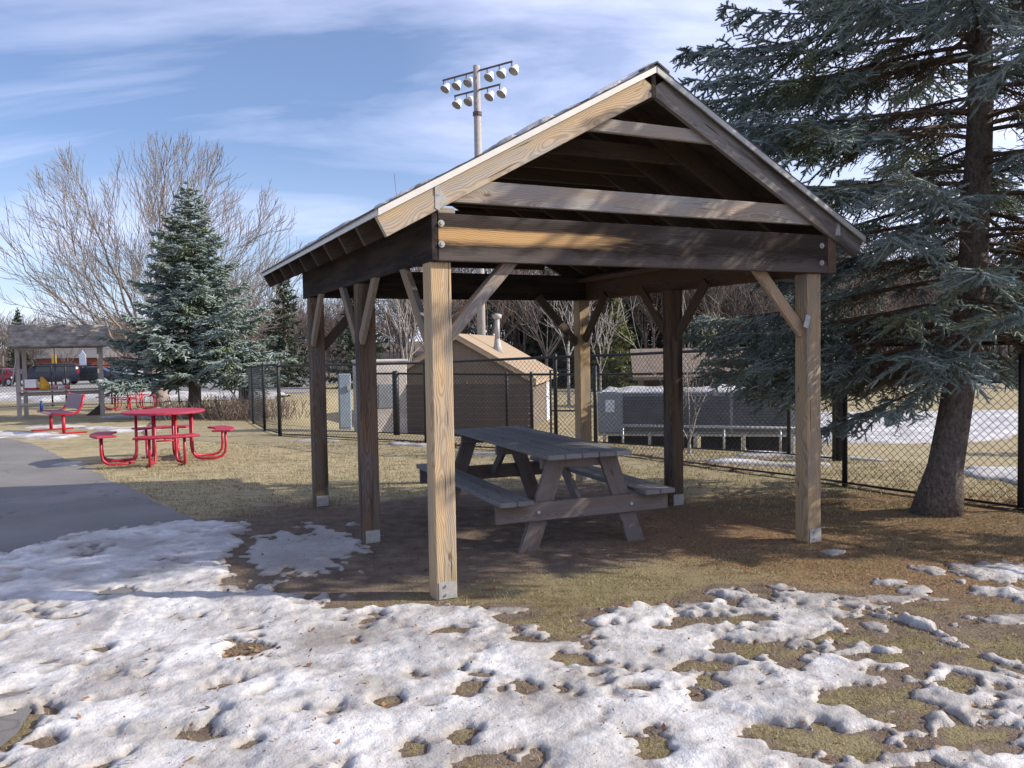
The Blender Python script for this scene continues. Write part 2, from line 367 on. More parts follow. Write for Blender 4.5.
def needle_mat(name, c0, c1, tip, sc=3.0, rough=.55):
    m, t, b = base_mat(name, rough, .35); tc = nd(t, 'ShaderNodeTexCoord'); g = nd(t, 'ShaderNodeNewGeometry')
    n = noise(t, tc.outputs['Object'], sc, 5, .65)
    c = mixc(t, maprange(t, n, .35, .65), c0, c1)
    c = mixc(t, maprange(t, noise(t, tc.outputs['Object'], 1.1, 2), .56, .66, 0, .8), c, tip)
    hv = nd(t, 'ShaderNodeHueSaturation'); lk(t, mth(t, 'MULTIPLY_ADD', g.outputs['Random Per Island'], .7, .65), hv.inputs['Value']); lk(t, c, hv.inputs['Color'])
    lk(t, hv.outputs[0], b.inputs['Base Color'])
    b.inputs['Transmission Weight'].default_value = 0
    return m
M['ground'] = ground_material(); M['snow'] = snow_material(); M['asphalt'] = asphalt_material()
M['lot'] = asphalt_material('worn_asphalt', (.27, .25, .23), (.36, .34, .31))
M['bark_spruce'] = bark('spruce_bark', (.095, .075, .065), (.27, .225, .195), (16, 16, 9), .035)
M['twig_brown'] = bark('dead_twig', (.10, .068, .05), (.19, .135, .10), (9, 9, 9), .003)
M['birch'] = bark('birch_bark', (.34, .295, .26), (.20, .165, .145), (3, 3, 5), .01)
M['white_birch'] = bark('white_birch_bark', (.42, .39, .36), (.28, .25, .23), (3, 3, 5), .01, (.10, .09, .08))
M['graytree'] = bark('grey_bark', (.205, .178, .16), (.12, .102, .092), (5, 5, 2), .01)
M['browntree'] = bark('brown_bark', (.215, .165, .14), (.13, .10, .088), (5, 5, 2), .01)
M['needle'] = needle_mat('blue_spruce_needles', (.125, .16, .135), (.31, .37, .35), (.21, .22, .10))
M['needle2'] = needle_mat('spruce_needles', (.11, .15, .12), (.26, .32, .30), (.16, .19, .08), 2.0)
M['needle_far'] = needle_mat('dark_evergreen_needles', (.03, .045, .028), (.06, .08, .05), (.07, .08, .035), .8)
M['needle_pine'] = needle_mat('sunlit_pine_needles', (.09, .105, .035), (.17, .18, .06), (.20, .18, .06), .8)

def poly_sd(px, py, poly):
    poly = np.array(poly, float); d = np.full(px.shape, 1e9); ins = np.zeros(px.shape, bool)
    for i in range(len(poly)):
        a = poly[i]; b = poly[(i+1) % len(poly)]; e = b-a; wx = px-a[0]; wy = py-a[1]
        t = np.clip((wx*e[0]+wy*e[1])/(e@e+1e-12), 0, 1); d = np.minimum(d, np.hypot(wx-e[0]*t, wy-e[1]*t))
        c = ((a[1] > py) != (b[1] > py)) & (px < (b[0]-a[0])*(py-a[1])/(b[1]-a[1]+1e-12)+a[0]); ins ^= c
    return np.where(ins, d, -d)
SN = [(-6, 6.2), (-3.99, 6.37), (-3.83, 6.93), (-3.4, 7.28), (-2.97, 7.67), (-2.53, 7.46), (-2.13, 6.63), (-2.23, 6.11), (-1.82, 5.42), (-1.15, 5.08), (-1.02, 4.88), (-.58, 4.95), (-.18, 4.83), (.02, 4.48), (.35, 4.53), (.49, 4.8), (1.06, 5.0), (1.41, 5.14), (1.73, 5.0), (1.82, 4.76), (1.92, 4.45), (2.2, 4.25), (2.35, 3.9), (2.5, 3.5), (3.4, 2.4), (3.4, 1), (-6, 1)]
HOLES = [(-1.43, 4.25, .12, .19), (-.56, 3.6, .055, .07), (-.21, 3.72, .06, .06), (-.21, 3.26, .055, .07), (-.4, 3.15, .09, .07), (.53, 3.17, .09, .11), (.29, 4.06, .09, .06), (.04, 3.71, .04, .08), (.24, 4.47, .18, .08), (-2.57, 5.33, .10, .09), (-.34, 4.5, .08, .05), (.8, 3.57, .06, .09), (.55, 3.69, .05, .04), (-2.11, 3.35, .10, .22), (-2.32, 3.7, .05, .08), (-1.9, 3.26, .06, .04), (.88, 3.73, .06, .10), (1.04, 3.24, .13, .08), (1.28, 3.14, .18, .11), (1.57, 3.54, .22, .11), (1.97, 3.63, .22, .11), (1.23, 4.15, .16, .09), (1.64, 4.28, .2, .08), (1.87, 3.99, .24, .07), (.88, 3.93, .13, .06), (1.84, 3.17, .15, .07), (1.2, 4.6, .2, .07), (.8, 4.5, .10, .05)]
PATCH = [(2.36, 6.07, .08, .08), (2.4, 5.26, .09, .06), (2.79, 5.52, .10, .12), (3.2, 5.42, .30, .19), (3.01, 4.99, .17, .14), (2.22, 4.93, .29, .07), (1.97, 4.83, .17, .08), (2.68, 4.54, .27, .09), (1.67, 5.17, .08, .08), (1.3, 5.11, .1, .08), (1.84, 4.97, .12, .06), (2.46, 5.06, .09, .08), (1.95, 4.45, .05, .06), (-.09, 4.83, .09, .06), (1.03, 4.84, .08, .1), (.72, 4.75, .07, .07), (3.3, 4.3, .35, .07), (3.4, 5.0, .3, .08)]
def snow_t(x, y):
    """snow thickness field in metres, negative where the ground shows"""
    sd = poly_sd(x, y, SN)
    n1 = fbm(x*4.2, y*4.2, 60, 4, .55); n2 = fbm(x*13, y*13, 61, 3)
    # streaks that run from upper left to lower right on the right side
    a = x*.55-y*.83; b = x*.83+y*.55
    ns = fbm(a*1.6, b*5.5, 63, 4, .55); k = sst((x-.1)/.9)
    lr = sst((x-1.0)/.9)*sst((4.7-y)/.6)
    v = sd*.9+.01+n1*.20*(1-.4*k)+ns*.46*k+n2*.13+.12*(1-k)*sst(sd/.3)+.04*k*sst(sd/.3)-.20*lr
    v = np.where(v > .0, v, v)
    n7 = fbm(x*4.6, y*4.6, 65, 4, .6); n16 = fbm(x*14, y*14, 66, 3)
    den = .455-.11*sst((x+1.2)/1.6)-.10*sst((x-.4)/1.2)-.08*lr
    v = np.minimum(v, (den-(n7*.75+n16*.45))*.22)
    for hx, hy, rx, ry in HOLES:
        q = np.hypot((x-hx)/(rx*1.0), (y-hy)/(ry*1.0))+n1*.9+n2*.9
        v = np.minimum(v, (q-1)*min(rx, ry)*2.2)
    for hx, hy, rx, ry in PATCH:
        q = np.hypot((x-hx)/rx, (y-hy)/ry)+n1*1.0+n2*.7
        v = np.maximum(v, (1-q)*min(rx, ry)*.55)
    ic = .12*(1-np.hypot((x+1.66)/.5, (y-6.3)/.85))+ns*.12+n2*.07-.01
    v = np.maximum(v, np.minimum(ic, .022))
    return v
def snow_height(x, y, v):
    h = .017*(1-np.exp(-np.clip(v, 0, 9)/.06))
    lum = fbm(x*2.6, y*2.6, 70, 3)*.022+fbm(x*7.5, y*7.5, 71, 4, .6)*.016+fbm(x*26, y*26, 72, 2)*.003
    # shallow bowl of grey ice
    bw = np.exp(-(((x+1.05)/.26)**2+((y-4.42)/.30)**2)**1.5)
    h = h+lum*sst(v/.09)-bw*.03*sst(v/.05)
    return np.maximum(h, np.where(v > 0, .003, h))
# ------------------------------------------------------------------ ground
def spaced(lo, hi, d, growth, a, b):
    xs = list(np.arange(lo, hi+1e-6, d)); s = d
    while xs[-1] < b: s *= growth; xs.append(xs[-1]+s)
    s = d
    while xs[0] > a: s *= growth; xs.insert(0, xs[0]-s)
    return np.array(xs)
gx = spaced(-7, 7, .06, 1.045, -600, 600); gy = spaced(1.2, 14, .06, 1.03, -60, 900)
X, Y = np.meshgrid(gx, gy)
Zg = gz(X, Y)
PO = np.array([-.4856, 5.0663]); PA = R(25.3752)
def to_pav(x, y):
    a = x-PO[0]; b = y-PO[1]; return a*math.cos(PA)+b*math.sin(PA), -a*math.sin(PA)+b*math.cos(PA)
px_, py_ = to_pav(X, Y)
nb = fbm(X*.9, Y*.9, 40, 4)
def softbox(x, y, x0, x1, y0, y1, s): return sst(np.minimum(np.minimum(x-x0, x1-x), np.minimum(y-y0, y1-y))/s+.5)
dirt = softbox(px_, py_, -1.9, 3.3, .15, 3.4, .9)+nb*.25
dirt = np.maximum(dirt, sst(1.2-np.hypot((X+2.2)/1.3, (Y-7.5)/1.5))*.9+nb*.3)
dirt = np.maximum(dirt, sst(1.3-np.hypot((X+1.4)/1.2, (Y-4.4)/1.0))*.9)
litter = sst(1.6-np.hypot((X-3.3)/2.2, (Y-6.8)/1.7))*.95+nb*.2
litter = np.maximum(litter, sst((X-.9)/2.5)*.38*sst((7-Y)/3))
vs0 = snow_t(X, Y)*((X > -5) & (X < 4.5) & (Y < 8.2)); dirt = np.maximum(dirt, .85*sst((vs0+.10)/.07)*((X > -5) & (X < 4.5) & (Y < 8.2)))
far = sst((Y-88)/14)
gh = Zg-dirt*.0
F = (np.arange(len(gy)-1)[:, None]*len(gx)+np.arange(len(gx)-1)[None, :]).ravel()
F = np.stack([F, F+1, F+1+len(gx), F+len(gx)], 1)
me = np_mesh('ground', np.stack([X, Y, Zg], -1).reshape(-1, 3), F, 4)
ca = me.color_attributes.new('mask', 'FLOAT_COLOR', 'POINT')
ca.data.foreach_set('color', np.stack([np.clip(dirt, 0, 1), np.clip(litter, 0, 1), far, np.ones_like(far)], -1).astype(np.float32).ravel())
tag(link('ground', me, M['ground'], smooth=True), 'dormant straw coloured lawn with bare soil and rust needle litter', kind='structure')

def strip(name, left, right, mat, dz, n=60, cross=6, label=None):
    left = np.array(left, float); right = np.array(right, float)
    def res(p):
        s = np.r_[0, np.cumsum(np.hypot(*np.diff(p, axis=0).T))]; t = np.linspace(0, s[-1], n); return np.stack([np.interp(t, s, p[:, 0]), np.interp(t, s, p[:, 1])], 1)
    l, r_ = res(left), res(right); u = np.linspace(0, 1, cross)[None, :, None]
    G = l[:, None, :]*(1-u)+r_[:, None, :]*u
    G[:, -1, 0] += fbm(G[:, -1, 0]*4, G[:, -1, 1]*4, 9, 4, .7)*.11
    V = np.stack([G[..., 0], G[..., 1], gz(G[..., 0], G[..., 1])+dz], -1).reshape(-1, 3)
    f = (np.arange(n-1)[:, None]*cross+np.arange(cross-1)[None, :]).ravel(); f = np.stack([f, f+1, f+1+cross, f+cross], 1)
    return tag(link(name, np_mesh(name, V, f, 4), mat, smooth=True), label, kind='structure')
strip('path', [(-5.2, .6), (-5.1, 2.6), (-5.3, 5), (-6.2, 7.5), (-8.2, 10.5), (-13, 17), (-20, 24)],
      [(-1.9, .6), (-1.95, 2.6), (-2.3, 4.6), (-2.96, 7.63), (-4.82, 10.03), (-8.6, 15.0), (-11.6, 18.3), (-16, 23)], M['asphalt'], .012, 160, 40, 'grey asphalt path running back past the red tables')
strip('parking_lot', [(-90, 60), (-40, 44), (-10, 40)], [(-110, 92), (-40, 84), (-16, 80)], M['lot'], .03, 60, 14, 'pale worn asphalt parking lot behind the fence')
strip('road', [(-40, 60), (0, 58), (60, 52)], [(-40, 63), (0, 61), (60, 55)], M['lot'], .035, 60, 4, 'narrow service road crossing the far lawn')

# ------------------------------------------------------------------ snow
sx = np.arange(-4.6, 4.0, .017); sy = np.r_[np.arange(2.2, 5.2, .015), np.arange(5.2, 8.2, .025)]
SX, SY = np.meshgrid(sx, sy); V_ = snow_t(SX, SY); H_ = snow_height(SX, SY, V_)
onpath = .012
SZ = gz(SX, SY)+np.where(V_ > 0, H_+.004+.008*sst(V_/.08)+np.where(SX < np.interp(SY, [2.6, 4.6, 7.63, 10.03], [-1.9, -2.25, -2.9, -4.8]), .009, 0), -.03)
keep = (V_ > -.05)
F = (np.arange(len(sy)-1)[:, None]*len(sx)+np.arange(len(sx)-1)[None, :]).ravel(); F = np.stack([F, F+1, F+1+len(sx), F+len(sx)], 1)
F = F[keep.ravel()[F].any(1)]
used = np.unique(F); rem = -np.ones(SX.size, int); rem[used] = np.arange(len(used))
me = np_mesh('snow', np.stack([SX, SY, SZ], -1).reshape(-1, 3)[used], rem[F], 4)
bwl = np.exp(-(((SX+1.02)/.24)**2+((SY-4.42)/.28)**2)**1.5)
at = me.attributes.new('thick', 'FLOAT', 'POINT'); print('snow cov', (V_ > 0).mean()); at.data.foreach_set('value', (np.clip(V_/.13, 0, 1)*(1-.93*bwl)).ravel()[used].astype(np.float32))
tag(link('snow', me, M['snow'], smooth=True), 'melting lumpy snow sheet with holes of bare turf in the foreground', kind='stuff')

def snow_field(polys, step, hgt, label, name='snow'):
    Vs = []; Fs = []; Ts = []; n = 0
    for poly, ns_, am in polys:
        p = np.array(poly); x0, y0 = p.min(0)-.5; x1, y1 = p.max(0)+.5
        xs = np.arange(x0, x1, step); ys = np.arange(y0, y1, step); a, b = np.meshgrid(xs, ys)
        v = poly_sd(a, b, poly)+fbm(a*ns_, b*ns_, 80, 4)*am
        z = gz(a, b)+np.where(v > 0, .02+hgt*(1-np.exp(-np.clip(v, 0, 9)/.4))*(1+fbm(a*ns_*2, b*ns_*2, 82, 3)*.5), -.06)
        f = (np.arange(len(ys)-1)[:, None]*len(xs)+np.arange(len(xs)-1)[None, :]).ravel(); f = np.stack([f, f+1, f+1+len(xs), f+len(xs)], 1)
        f = f[(v > 0).ravel()[f].any(1)]
        Vs.append(np.stack([a, b, z], -1).reshape(-1, 3)); Fs.append(f+n); Ts.append(np.clip(v/.3, 0, 1).ravel()); n += a.size
    me = np_mesh(name, np.concatenate(Vs), np.concatenate(Fs), 4)
    at = me.attributes.new('thick', 'FLOAT', 'POINT'); at.data.foreach_set('value', np.concatenate(Ts).astype(np.float32))
    return tag(link(name, me, M['snow'], smooth=True), label, kind='stuff')
snow_field([([(-12.2, 17.6), (-9.3, 16.6), (-9.0, 17.1), (-9.7, 17.9), (-12.2, 18.6)], 2.2, .8), ([(-11.4, 19.6), (-8.4, 18.0), (-7.4, 18.3), (-8.3, 19.0), (-11, 20.2)], 2.2, .7),
            ([(-11.6, 23.2), (-8.9, 22.2), (-8.3, 22.8), (-9.5, 24), (-11.6, 24.4)], 1.2, .5), ([(-6.6, 11.9), (-6.25, 11.85), (-6.2, 12.1), (-6.5, 12.3)], 5, .3)], .12, .035, 'thin snow patches around the red bench and table')
snow_field([([(-26, 37.2), (-16, 33.2), (-10, 34.2), (-10, 37), (-17, 36.5), (-26, 40.5)], .4, 1.2)], .3, .28, 'ploughed snow bank beyond the fence by the parking lot')
snow_field([([(8.4, 23.2), (12.4, 22.6), (15.5, 24.5), (22, 25), (32, 31), (30, 36), (21, 34), (13.2, 34.5), (7, 33)], .35, 1.1)], .3, .10, 'broad snow sheet lying over the ball field on the right')
snow_field([([(20, 66), (90, 52), (90, 62), (20, 80)], .15, 3)], 1.0, .10, 'far snow strip under the black outfield fence')
snow_field([([(4.75, 9.2), (5.4, 8.6), (7.2, 8.4), (8.5, 9.4), (7.0, 10.4), (5.6, 10.2)], 1.3, .5), ([(2.55, 11.0), (3.6, 10.3), (3.9, 10.7), (2.8, 11.5)], 1.5, .3), ([(3.4, 12.0), (5.2, 10.6), (5.4, 11.6), (3.9, 12.8)], 1.0, .6)], .07, .04, 'snow remnants just behind the chain link fence')
snow_field([([(-4.0, 15.0), (-3.2, 14.8), (-3.2, 15.1), (-3.9, 15.4)], 2, .3), ([(-2.2, 14.2), (-1.2, 13.7), (-1.2, 13.95), (-2.1, 14.5)], 2, .25), ([(-.7, 12.6), (-.2, 12.4), (-.3, 12.6), (-.6, 12.8)], 3, .15)], .06, .03, 'small snow scraps along the foot of the back fence')

# ------------------------------------------------------------------ grass blades, fallen leaves
def blades(n, x0, x1, y0, y1, seed, hmin, hmax, wd, dens=None):
    g = np.random.default_rng(seed); x = g.uniform(x0, x1, n); y = y0+(y1-y0)*g.random(n)**1.25
    d = fbm(x*.9, y*.9, 40, 4); a, b = to_pav(x, y)
    dm = softbox(a, b, -1.9, 3.3, .15, 3.4, .9)+d*.25
    ok = (dm < g.uniform(.1, .7, n)) & (snow_t(x, y) < g.uniform(-.09, .005, n)) & (fbm(x*5, y*5, 33, 3) > -.25)
    # not on the asphalt
    ex = np.interp(y, [2.6, 4.6, 7.63, 10.03, 15], [-1.95, -2.3, -2.96, -4.82, -8.6]); ok &= x > ex+.02
    x, y = x[ok], y[ok]; n = len(x); z = gz(x, y)
    an = g.uniform(0, 2*np.pi, n); le = g.uniform(hmin, hmax, n); tilt = g.uniform(.45, 1.45, n); w_ = wd*g.uniform(.6, 1.3, n)
    t = np.stack([np.cos(an)*np.sin(tilt), np.sin(an)*np.sin(tilt), np.cos(tilt)], 1)*le[:, None]
    an2 = an+np.pi/2+g.normal(0, .4, n); s = np.stack([np.cos(an2), np.sin(an2), np.zeros(n)], 1)*w_[:, None]
    B = np.stack([x, y, z-.004], 1)
    V = np.stack([B-s, B+s, B+t], 1).reshape(-1, 3); F = np.arange(3*n).reshape(-1, 3)
    return V, F
m, t, b = base_mat('dry_grass_blades', .8, .2)
g_ = nd(t, 'ShaderNodeNewGeometry')
cc = ramp(t, g_.outputs['Random Per Island'], [(0, (.13, .115, .045)), (.3, (.22, .20, .085)), (.5, (.38, .30, .165)), (.8, (.47, .395, .24)), (1, (.57, .49, .33))])
cc = mixc(t, maprange(t, noise(t, g_.outputs['Position'], .8, 4), .54, .68, 0, .5), cc, (.20, .20, .08))
sy_ = nd(t, 'ShaderNodeSeparateXYZ'); lk(t, g_.outputs['Position'], sy_.inputs[0])
nb_ = noise(t, g_.outputs['Position'], 1.6, 5, .65)
wet = mth(t, 'MULTIPLY', maprange(t, sy_.outputs[1], 8.0, 5.2), maprange(t, nb_, .34, .58))
cc = mixc(t, mth(t, 'MULTIPLY', wet, .9), cc, mixc(t, .78, cc, (.60, .50, .28), 'MULTIPLY'))
cc = mixc(t, mth(t, 'MULTIPLY', maprange(t, nb_, .54, .64), .7), cc, (.17, .115, .065))
lk(t, cc, b.inputs['Base Color']); M['blade'] = m
V, F = blades(330000, -2.6, 4.6, 2.4, 8.0, 5, .012, .038, .0018)
V2, F2 = blades(150000, -6, 5.4, 7.4, 15, 6, .02, .05, .004)
V = np.concatenate([V, V2]); F = np.concatenate([F, F2+len(V)-len(V2)])
tag(link('grass', np_mesh('grass', V, F, 3), M['blade']), 'short dry grass blades covering the lawn', 'grass', kind='stuff')
m, t, b = base_mat('dead_leaf', .8, .2); g_ = nd(t, 'ShaderNodeNewGeometry')
lk(t, ramp(t, g_.outputs['Random Per Island'], [(0, (.09, .04, .02)), (.5, (.22, .095, .045)), (1, (.42, .24, .12))]), b.inputs['Base Color']); M['leaf'] = m
def leaves(pts, size, seed):
    g = np.random.default_rng(seed); n = len(pts); V = []
    an = g.uniform(0, 6.28, n); s = size*g.uniform(.5, 1.3, n); c = np.array(pts)
    z = gz(c[:, 0], c[:, 1])+.004; sv = snow_t(c[:, 0], c[:, 1]); z += np.where(sv > 0, snow_height(c[:, 0], c[:, 1], sv)+.012, 0)
    tl = g.uniform(-.5, .5, (n, 2))
    for dx, dy in ((-1, 0), (-.2, -.55), (1, 0), (-.1, .6)):
        X_ = (dx*np.cos(an)-dy*np.sin(an))*s; Y_ = (dx*np.sin(an)+dy*np.cos(an))*s
        V.append(np.stack([c[:, 0]+X_, c[:, 1]+Y_, z+s*.35+X_*tl[:, 0]+Y_*tl[:, 1]], 1))
    V = np.stack(V, 1).reshape(-1, 3); return V, np.arange(4*n).reshape(-1, 4)
bits = [(rng.uniform(-7, -1.5), rng.uniform(5, 14)) for _ in range(1500)]+[(rng.uniform(-2.5, 4.5), rng.uniform(2.6, 8)) for _ in range(5200)]+[(rng.normal(2.6, 1.2), rng.normal(6.2, .9)) for _ in range(5200)]
V0, F0 = leaves(bits, .0065, 8)
pts = [(rng.uniform(-2.6, 4.5), rng.uniform(2.6, 8)) for _ in range(420)]+[(rng.normal(3.2, 1), rng.normal(6.6, .9)) for _ in range(500)]+[(-1.38+rng.normal(0, .07), 4.2+rng.normal(0, .08)) for _ in range(26)]
V, F = leaves(pts, .016, 3)
FP = [(-4.62, 16.4), (-1.5, 14.3), (-.73, 13.4), (.65, 12.45), (1.58, 12.04), (2.57, 10.42), (3.21, 9.49), (3.55, 8.85), (4.58, 7.45), (5.9, 5.6), (8.0, 2.6)]
fa = np.array(FP); fs = np.r_[0, np.cumsum(np.hypot(*np.diff(fa, axis=0).T))]
tt = rng.uniform(3, fs[-1], 900); lp = np.stack([np.interp(tt, fs, fa[:, 0])+np.abs(rng.normal(0, .10, 900)), np.interp(tt, fs, fa[:, 1])+np.abs(rng.normal(0, .12, 900))], 1)
lp = lp[fbm(tt*1.3, tt*0, 5, 3) > -.1]
V2, F2 = leaves(lp, .042, 4)
tag(link('fallen_leaves', np_mesh('fallen_leaves', np.concatenate([V, V2, V0]), np.concatenate([F, F2+len(V), F0+len(V)+len(V2)]), 4), M['leaf']), 'scattered brown fallen leaves on lawn and along the fence', 'leaves', kind='stuff')

# ------------------------------------------------------------------ picnic pavilion
W_, L_, PS, ZB, HB = 3.19, 3.615, .137, 2.084, .286
MS = .5425; TH = math.atan(MS); XR = 1.605; ZA = 3.405; XE = .333
YF, YK = -.10, 4.09
pav = empty('picnic_pavilion', (PO[0], PO[1], 0), PA, 'open weathered timber picnic pavilion with gable roof on six posts', 'pavilion')
posts = []
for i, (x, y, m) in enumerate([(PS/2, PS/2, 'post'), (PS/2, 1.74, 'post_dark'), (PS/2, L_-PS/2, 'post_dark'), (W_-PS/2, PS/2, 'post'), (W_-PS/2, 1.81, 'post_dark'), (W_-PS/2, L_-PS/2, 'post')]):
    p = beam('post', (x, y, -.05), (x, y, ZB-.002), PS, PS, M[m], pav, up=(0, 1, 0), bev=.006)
    posts.append(p)
    s = MB().box((0, 0, 0), (.118, .005, .105)).build('metal_strap', M['galv_light'], pav, bev=.001); s.matrix_basis = Matrix.Translation((x+.003, y-PS/2-.0045, .055)); sub(s, p)
    for bz in (.03, .085):
        s = MB().tube([(0, 0, 0), (0, -.009, 0)], .008, 8).build('bolt', M['galv'], pav); s.matrix_basis = Matrix.Translation((x-.008, y-PS/2-.007, bz)); sub(s, p)
# headers on the long sides, tie beams on the gables
hz = ZB+HB/2
beam('header_beam', (.017, -.042, hz), (.017, 3.80, hz), .038, HB, M['header'], pav)
beam('header_beam', (W_+.075, -.042, hz), (W_+.075, 3.80, hz), .085, HB, M['header_in'], pav)
beam('top_plate', (W_-.04, .03, ZB+HB-.06), (W_-.04, 3.75, ZB+HB-.06), .09, .04, M['header_in'], pav)
for y, m in ((-.0205, 'tie'), (L_+.0205, 'header')):
    b_ = beam('tie_beam', (.042, y, hz), (W_+.03, y, hz), .038, HB, M[m], pav)
    if y < 0:
        for bx, bz in ((.062, ZB+.10), (.062, ZB+.225), (W_-.035, ZB+.075), (W_-.035, ZB+.205)):
            s = MB().tube([(0, 0, 0), (0, -.006, 0)], .021, 12).tube([(0, -.004, 0), (0, -.018, 0)], .011, 6).build('bolt', M['galv_light'], pav); s.matrix_basis = Matrix.Translation((bx, y-.019, bz)); sub(s, b_)
b0 = beam('blocking', (.045, -.0205, ZB+HB+.018), (.155, -.0205, ZB+HB+.018), .036, .034, M['collar'], pav)
# rafters
n_r = 10; ys = [YF+.035+.02+i*(YK-YF-.11)/(n_r-1) for i in range(n_r)]
RD = .148; CO = RD/2/math.cos(TH)
xl = -XE+.012
for i, y in enumerate(ys):
    for sgn in (-1, 1):
        xin = XR+sgn*.021; xout = XR+sgn*(XR-xl)
        zc = lambda x: ZA-MS*abs(x-XR)-CO
        m = ('rafter_lit' if sgn < 0 else 'rafter_gray_shaded') if i == 0 else 'rafter_in'
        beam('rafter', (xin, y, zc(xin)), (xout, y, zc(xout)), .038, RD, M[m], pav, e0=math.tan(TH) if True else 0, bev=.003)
beam('ridge_board', (XR, ys[0]-.024, ZA-.098), (XR, ys[-1]+.02, ZA-.098), .036, .175, M['rafter_in'], pav)
# collar ties
for i, y in enumerate(ys):
    yy = y+.039
    if i == 0:
        beam('collar_tie', (.13, yy, 2.515), (3.08, yy, 2.515), .038, .140, M['collar'], pav)
        beam('collar_tie', (.98, yy, 3.015), (2.17, yy, 3.015), .036, .088, M['collar'], pav)
    elif i == n_r-1:
        beam('collar_tie', (.34, y-.039, 2.53), (2.88, y-.039, 2.53), .038, .130, M['rafter_in'], pav)
        beam('collar_tie', (.98, y-.039, 3.00), (2.2, y-.039, 3.00), .036, .14, M['rafter_in'], pav)
    elif i % 2 == 0 or i < 4:
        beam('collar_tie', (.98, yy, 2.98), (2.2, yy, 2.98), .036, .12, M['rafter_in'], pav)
# roof deck, shingles, drip edge
xo = -XE-.012
def roofpt(x, dz): return ZA-MS*abs(x-XR)+dz
for sgn in (-1, 1):
    xa, xb = XR, XR+sgn*(XR-xo)
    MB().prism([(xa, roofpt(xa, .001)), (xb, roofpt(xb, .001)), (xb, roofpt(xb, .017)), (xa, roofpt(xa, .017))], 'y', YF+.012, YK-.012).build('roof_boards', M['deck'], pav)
    # courses of shingles, each with a raised butt
    mb = MB(); nc = 15; st = (XR-xo+.012)/nc
    for c_ in range(nc):
        u0_, u1_ = c_*st, (c_+1)*st
        xA, xB = XR+sgn*u0_, XR+sgn*(u1_+.01)
        zA, zB = roofpt(xA, .019), roofpt(xB, .028)
        mb.prism([(xA, zA), (xB, zB-.006), (xB, zB+.004), (xA, zA+.006)], 'y', YF-.004, YK+.004)
    mb.build('shingles', flat('asphalt_shingles', (.07, .07, .072), .9, 0, .35, 30) if sgn < 0 else bpy.data.materials['asphalt_shingles'], pav)
    # rake strip (front and back) and eave strip
    for y0, y1 in ((YF-.002, YF+.012), (YK-.012, YK+.002)):
        xi = XR+sgn*.004
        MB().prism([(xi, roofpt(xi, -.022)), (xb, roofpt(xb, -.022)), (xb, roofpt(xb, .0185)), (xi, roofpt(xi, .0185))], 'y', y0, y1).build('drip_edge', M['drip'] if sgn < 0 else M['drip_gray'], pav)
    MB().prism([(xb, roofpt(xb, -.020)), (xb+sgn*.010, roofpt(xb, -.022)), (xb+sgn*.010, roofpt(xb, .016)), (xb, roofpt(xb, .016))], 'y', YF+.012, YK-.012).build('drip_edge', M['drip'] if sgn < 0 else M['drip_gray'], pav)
MB().prism([(XR-.10, ZA+.040-.10*MS-.008), (XR, ZA+.040), (XR+.10, ZA+.04-.10*MS-.008), (XR+.10, ZA+.05-.10*MS), (XR, ZA+.052), (XR-.10, ZA+.05-.10*MS)], 'y', YF-.006, YK+.006).build('ridge_cap', bpy.data.materials['asphalt_shingles'], pav)
# knee braces
def brace(x, y, dx, dy, m='brace', s=.50, w1=.038, w2=.089, zt=ZB):
    a = Vector((x, y, zt-s+.0)); b_ = Vector((x+dx*s, y+dy*s, zt+.04))
    return beam('knee_brace', a, b_, w1, w2, M[m], pav, bev=.003)
h_ = PS/2
brace(PS-.01, h_, 1, 0, 'brace', .46, .089, .075); brace(.02, PS-.01, 0, 1, 'brace', .46)
brace(.02, 1.67, 0, -1, 'brace', .46); brace(.02, 1.81, 0, 1, 'brace', .46)
brace(.02, L_-PS, 0, -1, 'brace', .46); brace(PS-.01, L_-h_, 1, 0, 'brace_dark', .5)
brace(W_-PS+.01, h_, -1, 0, 'brace', .46); brace(W_-h_, PS, 0, 1, 'brace_dark', .44)
brace(W_-h_, 1.75, 0, -1, 'brace_dark', .46); brace(W_-h_, 1.87, 0, 1, 'brace_dark', .46)
brace(W_-h_, L_-PS, 0, -1, 'brace_dark', .46); brace(W_-PS, L_-h_, -1, 0, 'brace_dark', .5)
# sheet metal ties
s = MB().prism([(-.028, -.06), (-.006, -.075), (.05, .0), (.0, .06), (-.028, .09)], 'y', -.003, 0).box((-.014, -.004, .055), (.028, .004, .075)).build('hurricane_tie', M['galv_light'], pav)
s.matrix_basis = Matrix.Translation((.045, ys[0]-.0195, ZB+HB+.085))
s = MB().prism([(-.02, -.05), (.03, -.05), (.03, .04), (.0, .05)], 'y', -.003, 0).build('hurricane_tie', M['galv'], pav)
s.matrix_basis = Matrix.Translation((W_+.10, ys[0]-.0195, ZB+HB+.05))
s = MB().box((0, 0, 0), (.05, .003, .10), m=Matrix.Rotation(R(18), 3, 'Y')).build('metal_plate', M['galv'], pav, bev=.001)
s.matrix_basis = Matrix.Translation((W_-PS-.012, -.006, ZB-.37))
